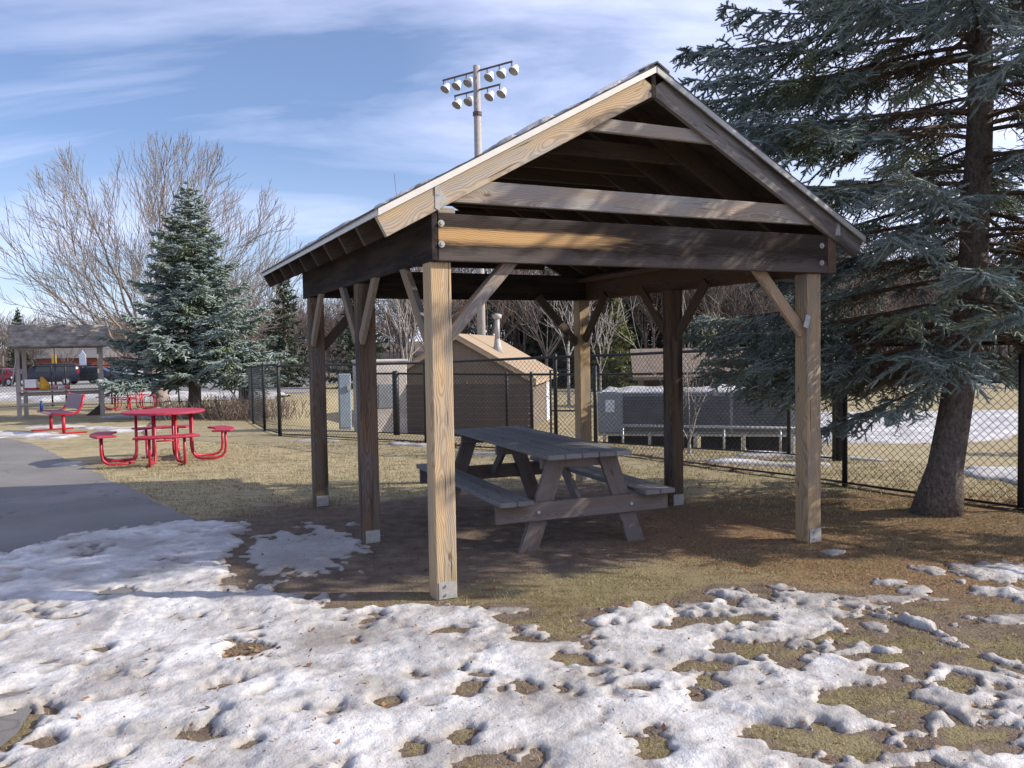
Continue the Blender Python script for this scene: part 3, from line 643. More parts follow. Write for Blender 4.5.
# leftover snow on the left roof slope
rs = []; g = np.random.default_rng(4)
us = np.arange(0, 1.95, .02); vs_ = np.arange(YF, YK, .04); A, B = np.meshgrid(us, vs_)
tk = fbm(A*3.5, B*2.2, 91, 4)*.9-.06+.10*sst((1.6-A)/.6)-.6*(1-sst((B-YF)/.10))-.6*(1-sst((1.95-A)/.12))
zt = roofpt(XR, .031)-MS*A+np.where(tk > 0, .030*(1-np.exp(-np.clip(tk, 0, 9)/.10)), -.02)
F = (np.arange(len(vs_)-1)[:, None]*len(us)+np.arange(len(us)-1)[None, :]).ravel(); F = np.stack([F, F+1, F+1+len(us), F+len(us)], 1); F = F[(tk > 0).ravel()[F].any(1)][:, ::-1]
me = np_mesh('roof_snow', np.stack([XR-A, B, zt], -1).reshape(-1, 3), F, 4)
at = me.attributes.new('thick', 'FLOAT', 'POINT'); at.data.foreach_set('value', np.ones(A.size, np.float32))
o = link('roof_snow', me, M['snow'], smooth=True); o.location = pav.location; o.rotation_euler = pav.rotation_euler
tag(o, 'thin snow remnants on the left slope of the pavilion roof', kind='stuff')

# ------------------------------------------------------------------ wooden picnic table
def picnic_table(loc, rz):
    r = empty('picnic_table', loc, rz, 'grey weathered wooden picnic table with attached benches under the pavilion', 'picnic table')
    Lt, zt, zs, so_ = 2.35, .742, .415, .745
    bw_ = .1385
    for k in range(5):
        x = (k-2)*(bw_+.004); j = random.uniform(-.006, .006)
        beam('tabletop_board', (x, -Lt/2+j, zt-.019), (x, Lt/2+j, zt-.019+random.uniform(-.002, .002)), bw_, .038, M['tabletop'], r, bev=.005)
    for s_ in (-1, 1):
        for k in range(2):
            x = s_*(so_-.066-k*.137); beam('seat_board', (x, -Lt/2, zs-.019), (x, Lt/2, zs-.019), .132, .038, M['tabletop'], r, bev=.006)
    for e in (-1, 1):
        y = e*(Lt/2-.16)
        beam('seat_support', (-so_+.005, y-.038, zs-.038-.07), (so_-.005, y-.038, zs-.108), .038, .14, M['table'], r) if e < 0 else beam('seat_support', (-so_+.005, y+.038, zs-.108), (so_-.005, y+.038, zs-.108), .038, .14, M['table'], r)
        beam('top_support', (-.335, y-e*.04, zt-.038-.045), (.335, y-e*.04, zt-.083), .038, .089, M['table'], r)
        for s_ in (-1, 1):
            # splayed leg with level cuts
            x0, x1 = s_*.47, s_*.215; za, zb_ = -.01, zt-.040
            sk = (x1-x0)/(zb_-za); hw = .078
            mbx = MB(); mbx.prism([(-hw+x0-(x0+x1)/2, -(zb_-za)/2), (hw+x0-(x0+x1)/2, -(zb_-za)/2), (hw+x1-(x0+x1)/2, (zb_-za)/2), (-hw+x1-(x0+x1)/2, (zb_-za)/2)], 'y', -.019, .019)
            # store with grain axis (local X) along the leg
            an = math.atan2(zb_-za, x1-x0); Rm = Matrix.Rotation(-an, 4, 'Y')
            me = mbx.mesh('leg', .004); me.transform(Rm.inverted())
            o = link('leg', me, M['table'], r); o.matrix_basis = Matrix.Translation(((x0+x1)/2, y, (za+zb_)/2)) @ Rm
        beam('diagonal_brace', (0, e*(Lt/2-.62), zt-.055), (0, e*(Lt/2-.20), zs-.115), .038, .089, M['table'], r)
    beam('center_cleat', (-.335, 0, zt-.083), (.335, 0, zt-.083), .038, .089, M['table'], r)
    for s_ in (-1, 1):
        for q in (.47, .215):
            pass
        t_ = .62 if s_ < 0 else .62
        for zz_, fx in ((zs-.11, .40),):
            MB().tube([(s_*fx, -(Lt/2-.16)-.060, zz_), (s_*fx, -(Lt/2-.16)-.068, zz_)], .013, 10).build('bolt', M['galv'], r)
    return r
picnic_table((.16, 7.382, 0), R(21.6))

# ------------------------------------------------------------------ red steel tables and bench
def red_table(name, loc, rz, label, group=None):
    r = empty(name, loc, rz, label, 'picnic table', group)
    n = 32; mb = MB()
    mb.tube([(0, 0, .722), (0, 0, .728), (0, 0, .752), (0, 0, .758)], [.60, .612, .612, .604], n).build('tabletop', M['red_top'], r, smooth=False)
    k = MB()
    for q in range(4):
        a = R(90*q); c, s = math.cos(a), math.sin(a)
        def W(u, v, z): return (u*c-v*s, u*s+v*c, z)
        # seat: a short curved slab
        ri, ro = .76, 1.05; pts = [(ri*math.cos(t), ri*math.sin(t)) for t in np.linspace(-.50, .50, 9)]+[(ro*math.cos(t), ro*math.sin(t)) for t in np.linspace(.46, -.46, 9)]
        pts = [(x*c-y*s, x*s+y*c) for x, y in pts]
        MB().prism(pts, 'z', .425, .455).build('seat', M['red_top'], r, bev=.008)
        for v in (-.24, .24):
            f = MB(); vt = v*.62
            f.tube([W(.40, vt, .722), W(.40, vt, .20), W(.415, vt*1.02, .10), W(.46, vt*1.1, .045), W(.54, v, .027), W(.74, v, .027), W(.82, v, .045), W(.875, v, .10), W(.89, v, .20), W(.89, v, .425)], .021, 8)
            f.build('leg', M['red'], r, smooth=True)
        f = MB(); f.tube([W(.40, -.15, .34), W(.40, .15, .34)], .012, 6); f.tube([W(0, 0, .34), W(.40, 0, .34)], .012, 6); f.build('crossbar', M['red'], r, smooth=True)
    return r
t1 = red_table('round_table', (-5.2, 12.35, Z(-5.2, 12.35)), R(25), 'round red metal picnic table with four curved seats beside the path')
t1.scale = (.95, .95, 1)
t2 = copy_tree(t1); t2.location = (-12.75, 27.6, Z(-12.75, 27.6)); t2.rotation_euler = (0, 0, R(11))
t2['label'] = 'small far red metal picnic table behind the roofed play stand'
b = empty('bench', (-9.95, 18.2, Z(-9.95, 18.2)), math.atan2(1.14, -.94), 'red steel park bench with greyed slotted seat facing away left', 'bench')
# local: X along the bench, Y = away from the back (front is +Y)
for e in (-.70, .70):
    f = MB()
    f.tube([(e, .30, .45), (e, -.10, .43), (e, -.22, .46), (e, -.30, .60), (e, -.36, .85)], [.028]*5, 8)
    f.build('side_frame', M['red'], b, smooth=True)
    MB().tube([(e*.93, .05, .43), (e*.93, .05, .03)], .035, 8).build('leg', M['red'], b, smooth=True)
    MB().box((e*.93, .02, .025), (.06, .85, .035)).build('foot', M['red'], b, bev=.008)
MB().prism([(.32, .44), (.30, .455), (-.10, .445), (-.2, .455), (-.2, .43), (-.08, .42), (.30, .43)], 'x', -.68, .68).build('seat', M['purple'], b, bev=.003)
MB().prism([(-.275, .52), (-.25, .52), (-.325, .83), (-.35, .83)], 'x', -.68, .68).build('backrest', M['purple'], b, bev=.003)
bo = b.location
bt = empty('water_bottle', (-10.42, 18.35, Z(-9.95, 18.2)+.455), 0, 'dark blue bottle standing on the seat of the red bench', 'bottle')
blue = flat('blue_plastic', (.02, .05, .18), .3)
MB().tube([(0, 0, 0), (0, 0, .17), (0, 0, .19), (0, 0, .2)], [.036, .036, .03, .02], 12).build('body', blue, bt, smooth=True)
MB().tube([(0, 0, .2), (0, 0, .235)], [.022, .02], 10).build('cap', M['black'], bt)

# ------------------------------------------------------------------ roofed play stand on the left
shl = empty('play_stand', (-13.1, 24.15, Z(-13.1, 24.1)), R(26), 'small silvered timber play stand with shingled gable roof and counter', 'shelter')
mossy = flat('mossy_shingles', (.235, .205, .175), .95, 0, .55, 5, .1, .6, 20)
for x, y in ((-1.05, -.45), (1.05, -.45), (-.95, .45), (1.0, .45)):
    beam('post', (x, y, -.03), (x, y, 2.05), .11, .11, M['oldwood'], shl, up=(0, 1, 0))
for y in (-.51, .51): beam('eave_beam', (-1.15, y, 2.07), (1.15, y, 2.07), .05, .16, M['oldwood'], shl)
mb = MB()
for sgn in (-1, 1):
    for c_ in range(7):
        y0_, y1_ = sgn*c_*.125, sgn*((c_+1)*.125+.008); zf = lambda y: 2.66-abs(y)*.72
        mb.prism([(y0_, zf(y0_)), (y1_, zf(y1_)+.004), (y1_, zf(y1_)+.020), (y0_, zf(y0_)+.008)], 'x', -1.24, 1.24)
mb.build('roof', mossy, shl)
for e in (-1.16, 1.16): MB().prism([(-.62, 2.16), (.62, 2.16), (0, 2.62)], 'x', e-.02, e+.02).build('gable_board', M['oldwood'], shl)
beam('counter', (-1.05, -.50, .80), (1.02, -.50, .80), .26, .045, M['oldwood'], shl)
beam('counter_apron', (-1.0, -.42, .70), (1.0, -.42, .70), .03, .11, M['oldwood'], shl)
beam('lower_bench', (-1.0, -.62, .42), (.1, -.62, .42), .22, .045, M['oldwood'], shl)
beam('side_board', (-1.20, -.52, .95), (-1.06, -.52, 1.72), .18, .035, M['oldwood'], shl, up=(1, 0, 0))
MB().prism([(.60, .02), (.98, .02), (.98, .34)], 'y', -.42, -.38).build('corner_gusset', M['brace_dark'], shl)
zc_ = Z(-13.1, 24.1)+.824
def onstand(x, y): v = Matrix.Rotation(R(26), 3, 'Z') @ Vector((x, y, 0)); return (-13.1+v.x, 24.15+v.y, zc_)
bk = empty('carry_box', onstand(-.72, -.50), R(10), 'white box with red bottom standing on the stand counter', 'box')
MB().box((0, 0, .17), (.30, .2, .24)).build('body', flat('white_card', (.78, .76, .74), .6), bk, bev=.012)
MB().box((0, 0, .03), (.31, .21, .06)).build('red_base', M['red'], bk, bev=.01)
by = empty('toy_bag', onstand(-.40, -.52), R(-20), 'slumped yellow and orange bag beside the white box', 'bag')
yel = flat('yellow_cloth', (.62, .33, .04), .9, 0, .3, 20)
MB().tube([(0, 0, 0), (.0, 0, .10), (-.05, 0, .22), (-.10, 0, .32), (-.12, 0, .36)], [.15, .14, .10, .05, .015], 9).build('body', yel, by, smooth=True)
MB().tube([(-.10, 0, .30), (-.19, 0, .36), (-.21, 0, .26), (-.15, 0, .15)], .012, 6).build('handle', flat('brown_strap', (.20, .07, .03), .8), by, smooth=True)
for x, s_, nm, lab, col in ((-.14, .075, 'cup', 'small pink cup on the stand counter, just right of the yellow bag', (.55, .25, .28)), (.02, .06, 'jar', 'small pale jar in the middle of the stand counter', (.62, .60, .66)), (.16, .07, 'pouch', 'little reddish pouch, rightmost thing on the stand counter', (.45, .12, .12))):
    c_ = empty(nm, onstand(x, -.5), 0, lab, nm)
    MB().tube([(0, 0, 0), (0, 0, s_), (0, 0, s_*1.5), (0, 0, s_*1.6)], [s_, s_*1.1, s_*.95, s_*.5], 10).build('body', flat('item_'+nm, col, .6), c_, smooth=True)

# ------------------------------------------------------------------ chain link fences
def chain(mb_v, mb_f, a, b, h, pitch=.076, r=.0026, z0=.03):
    ax, ay = a; bx, by_ = b; L = math.hypot(bx-ax, by_-ay); ux, uy = (bx-ax)/L, (by_-ay)/L
    P0, P1 = [], []
    hh = h-z0
    for sgn in (-1, 1):
        for s in np.arange(-hh, L+hh, pitch):
            s0, s1 = s, s+sgn*hh; t0, t1 = 0., 1.
            # clip to [0,L]
            d = s1-s0
            lo, hi = sorted(((0-s0)/d, (L-s0)/d)); t0 = max(0, lo); t1 = min(1, hi)
            if t1-t0 < .02: continue
            q0, q1 = s0+d*t0, s0+d*t1; o_ = sgn*.0025
            n_ = max(1, int(abs(q1-q0)/1.2))
            for i in range(n_):
                a0, a1 = q0+(q1-q0)*i/n_, q0+(q1-q0)*(i+1)/n_; v0, v1 = t0+(t1-t0)*i/n_, t0+(t1-t0)*(i+1)/n_
                P0.append((ax+ux*a0-uy*o_, ay+uy*a0+ux*o_, z0+hh*v0)); P1.append((ax+ux*a1-uy*o_, ay+uy*a1+ux*o_, z0+hh*v1))
    P0 = np.array(P0); P1 = np.array(P1)
    za, zb2 = Z(ax, ay), Z(bx, by_)
    for P in (P0, P1):
        s = (P[:, 0]-ax)*ux+(P[:, 1]-ay)*uy; P[:, 2] += za+(zb2-za)*s/L
    V, F = seg_tubes(P0, P1, np.full(len(P0), r), np.full(len(P0), r), 3)
    n0 = sum(len(v) for v in mb_v); mb_v.append(V); mb_f.append(F+n0)
def fence(pts, h, label, rail=.021, post=.030, skip=(), mid=False, thick=(), r=.0026, mat='black', pitch=.076, bottom=True, hs=None):
    c = pts[0]; root = empty('chain_link_fence', (c[0], c[1], Z(*c)), 0, label, 'fence'); inv = Vector((-c[0], -c[1], -Z(*c)))
    hs = hs or [h]*len(pts)
    Vv, Fv = [], []
    for i in range(len(pts)-1): chain(Vv, Fv, pts[i], pts[i+1], min(hs[i], hs[i+1])-.01, pitch, r)
    V = np.concatenate(Vv)+np.array(inv); F = np.concatenate(Fv)
    link('wire_mesh', np_mesh('wire_mesh', V, F, 4), M[mat], root)
    tp = [Vector((p[0], p[1], Z(*p)+q))+inv for p, q in zip(pts, hs)]
    MB().tube(tp, rail, 6).build('top_rail', M[mat], root, smooth=True)
    if bottom: MB().tube([Vector((p[0], p[1], Z(*p)+.04))+inv for p in pts], .012, 5).build('bottom_rail', M[mat], root, smooth=True)
    for i, p in enumerate(pts):
        if i in skip: continue
        rr_ = post*(2.2 if i in thick else 1)
        bz = Vector((p[0], p[1], Z(*p)))+inv
        MB().tube([bz-Vector((0, 0, .05)), bz+Vector((0, 0, hs[i]+.03)), bz+Vector((0, 0, hs[i]+.055))], [rr_, rr_, rr_*.5], 8).build('post', M[mat], root, smooth=True)
    return root
fence(FP, 1.5, 'tall black chain link fence running behind the pavilion to the right edge', skip=(2, 4, 5, 6, 10), hs=[1.38, 1.40, 1.42, 1.45, 1.47, 1.50, 1.51, 1.51, 1.52, 1.52, 1.52])
fence([(-4.62, 16.46), (-5.3, 17.7), (-6.35, 20.3), (-7.6, 23.6), (-9.2, 28), (-10.5, 32.8)], 1.4, 'black chain link fence going back beside the small blue spruce', pitch=.09)
fence([(-10.6, 32.9), (-12.9, 32.1), (-15.1, 31.3), (-16.5, 30.7), (-16.9, 30.5), (-20.3, 29.0), (-24, 27.4)], 1.48, 'far black chain link fence between the play stand and parking lot', pitch=.12, r=.0035)
fence([(-3.0, 16.7), (-2.3, 16.4), (-.1, 15.3), (.35, 15.0), (1.6, 14.4), (2.7, 13.2), (4.0, 12.0), (4.35, 11.2)], 1.22, 'lower black chain link enclosure fence in front of the grey machine unit', hs=[1.22]*8, thick=(0, 1), skip=(4,))
# rolled end of netting standing by the enclosure
rn = empty('netting_roll', (4.45, 11.25, Z(4.45, 11.25)), 0, 'dark upright roll of netting at the end of the enclosure fence', 'roll')
MB().tube([(0, 0, 0), (0, 0, .3), (.01, 0, .8), (0, 0, 1.12)], [.075, .085, .08, .07], 10).build('roll', M['black_soft'], rn, smooth=True)
for z_ in (.3, .8): MB().tube([(0, 0, z_), (0, 0, z_+.03)], .09, 10).build('strap', M['black'], rn)
# gate leaf in the back fence
gt = empty('fence_gate', (.60, 12.95, Z(.6, 12.95)), R(-14), 'narrow black chain link gate behind the picnic table', 'gate')
MB().tube([(0, 0, .08), (0, 0, 1.25), (.62, 0, 1.25), (.62, 0, .08), (0, 0, .08)], .02, 6).build('gate_frame', M['black'], gt)
MB().tube([(0, 0, .62), (.62, 0, .62)], .014, 6).build('middle_bar', M['black'], gt)
MB().tube([(.70, 0, 0), (.70, 0, 1.32)], .032, 8).build('hinge_post', M['black'], gt, smooth=True)
# landscape edging along the fence foot
strip('edging', [(p[0]-.03, p[1]-.05) for p in FP], [(p[0]+.04, p[1]+.05) for p in FP], flat('dark_edging', (.05, .035, .03), .9, 0, .3, 8), .035, 120, 3, 'dark edging line along the foot of the fence')

# ------------------------------------------------------------------ things behind the fence
def local(root): return root
hv = empty('machine_unit', (4.55, 20.6, Z(3.2, 20.2)-.14), R(-12), 'long grey louvred outdoor machine unit on a steel stand', 'machine')
gr = flat('grey_painted_steel', (.22, .245, .27), .5, .1, .12, 3); dk = flat('dark_louvre', (.12, .135, .16), .5, .1, .15, 3)
MB().box((0, 0, 1.03), (4.7, 1.5, 1.0)).build('cabinet', gr, hv, bev=.02)
for k in range(3):
    x0 = -1.72+k*1.30; f = MB()
    for j in range(13): f.box((x0+.60, -.765, .62+j*.068), (1.2, .03, .04), m=Matrix.Rotation(R(30), 3, 'X'))
    f.build('louvre_panel', dk, hv); MB().box((x0+.60, -.752, 1.03), (1.24, .006, .92)).build('panel_backing', dk, hv)
MB().box((-2.05, -.756, 1.2), (.22, .012, .3)).build('notice_plate', flat('white_plate', (.6, .65, .72), .5), hv)
for x in (-2.2, -1.1, 0, 1.1, 2.2):
    for y in (-.7, .7): MB().box((x, y, .27), (.07, .07, .54)).build('leg', M['galv'], hv)
MB().box((0, 0, .49), (4.7, 1.4, .06)).build('frame_rail', M['galv'], hv)
for x in (-1.65, -.55, .6, 1.7): MB().box((x, .1, .225), (1.0 if x < 0 else .94, .9, .41)).build('underside_shade_fill', M['black_soft'], hv, bev=.03)  # black boxes added to fill the underside, standing for shade and dark machinery
sa, sb = np.meshgrid(np.arange(-2.3, 2.31, .05), np.arange(-.72, .73, .06)); stt = fbm(sa*1.4, sb*1.8, 93, 3)*.11+.04
edge = sst(np.minimum(2.32-abs(sa), .74-abs(sb))/.12); zz_ = 1.53+np.clip(stt, 0, 1)*edge
F = (np.arange(sa.shape[0]-1)[:, None]*sa.shape[1]+np.arange(sa.shape[1]-1)[None, :]).ravel(); F = np.stack([F, F+1, F+1+sa.shape[1], F+sa.shape[1]], 1)
me = np_mesh('cap_snow', np.stack([sa, sb, zz_], -1).reshape(-1, 3), F, 4); at = me.attributes.new('thick', 'FLOAT', 'POINT'); at.data.foreach_set('value', np.ones(sa.size, np.float32))
o = link('cap_snow', me, M['snow'], smooth=True); o.location = hv.location; o.rotation_euler = hv.rotation_euler; tag(o, 'lumpy snow lying on top of the grey machine unit', kind='stuff')
gr_ = empty('pipe_railing', (4.9, 17.6, Z(4.2, 17.6)), R(-20), 'galvanised pipe guard rail in front of the machine unit', 'railing')
MB().tube([(-2.6, 0, .52), (1.9, 0, .52)], .028, 8).build('top_rail', M['galv'], gr_, smooth=True)
for x in (-2.6, -1.5, -.4, .75, 1.55, 1.88): MB().tube([(x, 0, 0), (x, 0, .51)], .024, 8).build('post', M['galv'], gr_, smooth=True)
# tan shed
sh = empty('shed', (-1.85, 28.2, Z(-1.8, 28.2)-.12), R(-9), 'tan gable shed with sunlit brown shingle roof and metal vent pipe', 'shed')
tan = flat('tan_siding', (.175, .14, .112), .85, 0, .10, 2); tan_roof = flat('tan_shingles', (.33, .25, .175), .9, 0, .16, 14, .1, .5, 40); trim = flat('tan_trim', (.40, .30, .21), .8)
hw_, hl = 2.40, 7.0; ze_, zr_ = 2.03, 3.42
MB().prism([(-hw_, 0), (hw_, 0), (hw_, ze_), (0, zr_-.03), (-hw_, ze_)], 'y', 0, hl).build('wall', tan, sh)
f = MB()
for x in np.arange(-hw_+.12, hw_, .2):
    zt_ = ze_+(zr_-ze_)*(1-abs(x)/hw_)-.10
    f.box((x, -.004, zt_/2), (.022, .012, zt_))
f.build('batten', flat('tan_groove', (.20, .15, .11), .9), sh)
for sgn in (-1, 1):
    e = 1.13; MB().prism([(0, zr_), (sgn*hw_*e, zr_-(zr_-ze_)*e), (sgn*hw_*e, zr_-(zr_-ze_)*e+.05), (0, zr_+.06)], 'y', -.18, hl+.15).build('roof', tan_roof, sh)
    MB().prism([(0, zr_-.14), (sgn*hw_*e, zr_-(zr_-ze_)*e-.14), (sgn*hw_*e, zr_-(zr_-ze_)*e-.002), (0, zr_-.002)], 'y', -.17, -.14).build('fascia', trim, sh)
MB().box((hw_*1.12, hl/2, zr_-(zr_-ze_)*1.13-.07), (.03, hl+.3, .14)).build('fascia', trim, sh)
d_ = MB().box((hw_+.02, 5.6, 1.0), (.05, .95, 2.0)).build('door', flat('white_door', (.70, .70, .72), .5), sh)
MB().tube([(hw_+.05, 5.25, 1.0), (hw_+.12, 5.25, 1.0)], .03, 8).build('handle', M['galv'], d_)
v_ = MB().tube([(1.05, 2.0, 2.7), (1.05, 2.0, 3.05), (1.05, 2.0, 3.30)], [.26, .13, .10], 12).tube([(1.05, 2.0, 3.3), (1.05, 2.0, 4.02)], .09, 12).tube([(1.05, 2.0, 4.0), (1.05, 2.0, 4.06), (1.05, 2.0, 4.16), (1.05, 2.0, 4.2)], [.10, .17, .17, .06], 12).build('vent_pipe', M['galv_light'], sh, smooth=True)
MB().box((hw_+.06, 1.3, 1.75), (.12, .16, .16)).build('wall_lamp', flat('white_lamp_housing', (.7, .7, .7), .4), sh, bev=.02)
# slatted brown screen
scn = empty('slat_screen', (-1.0, 17.6, Z(-1.0, 17.6)-.05), R(-10), 'brown horizontal slat screen in front of the tan shed', 'screen')
brn = flat('brown_slat', (.12, .093, .078), .8, 0, .15, 3)
for j in range(9): beam('slat', (-1.40, 0, .09+j*.127), (1.40, 0, .09+j*.127), .02, .118, brn, scn, bev=.003)
for x in (-1.42, 0, 1.42): MB().box((x, .03, .6), (.08, .05, 1.2)).build('post', brn, scn)
# concrete block and cabinet
cbk = empty('concrete_block', (-2.85, 17.9, Z(-2.85, 17.9)-.1), R(22), 'pale concrete utility block behind the fence beside the slat screen', 'block')
cm = flat('pale_concrete', (.50, .46, .42), .9, 0, .22, 2.2, .1, .4, 30)
MB().box((0, 0, .82), (1.05, .6, 1.62)).build('block', cm, cbk, bev=.02); MB().box((0, 0, 1.65), (1.10, .65, .05)).build('cap', cm, cbk, bev=.01)
MB().box((.1, -.31, .9), (.4, .02, .5)).build('hatch', gr, cbk)
el = empty('electric_cabinet', (-4.2, 20.8, Z(-4.2, 20.8)-.05), R(15), 'slim blue grey electric cabinet left of the concrete block', 'cabinet')
blg = flat('blue_grey_paint', (.23, .28, .33), .5)
MB().box((0, 0, .75), (.30, .30, 1.42)).build('housing', blg, el, bev=.02); d_ = MB().box((0, -.155, .75), (.26, .02, 1.25)).build('door', blg, el, bev=.004); MB().box((.1, -.2, 1.12), (.1, .03, .14)).build('meter', M['galv_light'], d_)
# long brown dugout behind the machine unit
dg = empty('dugout', (9.6, 42, Z(9.6, 42)-.2), R(-6), 'long low brown roofed dugout beyond the machine unit', 'building')
MB().prism([(-1.6, 1.55), (-1.6, 1.70), (1.8, 3.08), (1.8, 2.93)], 'x', -3.5, 5.5).build('roof', flat('brown_roof', (.19, .145, .11), .9, 0, .2, 3), dg)
MB().box((0, 1.6, 1.4), (6.2, .15, 2.8)).build('back_wall', tan, dg)
for x in (-3.05, 3.05): MB().box((x, .1, .85), (.15, 3, 1.7)).build('side_wall', tan, dg)
for x in (-3, -1, 1, 3): MB().box((x, -1.3, .8), (.1, .1, 1.6)).build('post', brn, dg)
# tall outfield windscreen fence
of = empty('outfield_fence', (40, 62, Z(30, 62)), R(-8), 'long black windscreen fence across the far right of the ball field', 'fence')
MB().box((0, 0, .8), (60, .04, 1.5)).build('windscreen', M['black_soft'], of)
for x in np.arange(-30, 30.1, 3): MB().tube([(x, .05, 0), (x, .05, 1.75)], .05, 6).build('post', M['galv'], of)

# ------------------------------------------------------------------ floodlight pole
fl = empty('floodlight_pole', (-1.68, 47, Z(-1.68, 47)-.2), 0, 'tall steel sports floodlight pole with ten lamps on two crossarms', 'light pole')
MB().tube([(0, 0, 0), (0, 0, 8), (0, 0, 19.05)], [.25, .23, .19], 14).build('pole', flat('weathered_pole', (.34, .31, .29), .7), fl, smooth=True)
ax = Vector((.80, -.60, 0)); 
rust = flat('dark_crossarm', (.10, .075, .08), .7)
lampm = flat('reflector_metal', (.70, .70, .69), .45, .15, .1, 6); lens = flat('lamp_lens', (.22, .20, .19), .2)
def flood(p, arm):
    l = MB().tube([p, p+Vector((0, -.02, -.28))], .035, 6).tube([p+Vector((0, -.02, -.28)), p+Vector((.12, -.15, -.42))], .05, 6).build('lamp_bracket', rust, arm)
    d = Vector((-.42, -.42, -.80)).normalized(); c = p+Vector((.16, -.10, -.42))
    MB().tube([c-d*.28, c-d*.18, c, c+d*.14, c+d*.22], [.05, .15, .21, .27, .28], 14, cap=False).build('reflector', lampm, l, smooth=True)
    MB().tube([c+d*.195, c+d*.20], [.265, .26], 14).build('lens', lens, l)
for z_, offs in ((18.75, (-2.45, -1.60, -.75, .75, 1.60, 2.45)), (17.70, (-1.60, -.75, .75, 1.60))):
    e = max(offs); a_ = MB().tube([Vector((0, 0, z_))-ax*(e+.05), Vector((0, 0, z_))+ax*(e+.05)], .055, 6).build('crossarm', rust, fl)
    for q in offs: flood(Vector((0, 0, z_))+ax*q, a_)
MB().tube([(0, 0, 16.3), (0, 0, 16.5)], .26, 12).build('clamp', rust, fl)

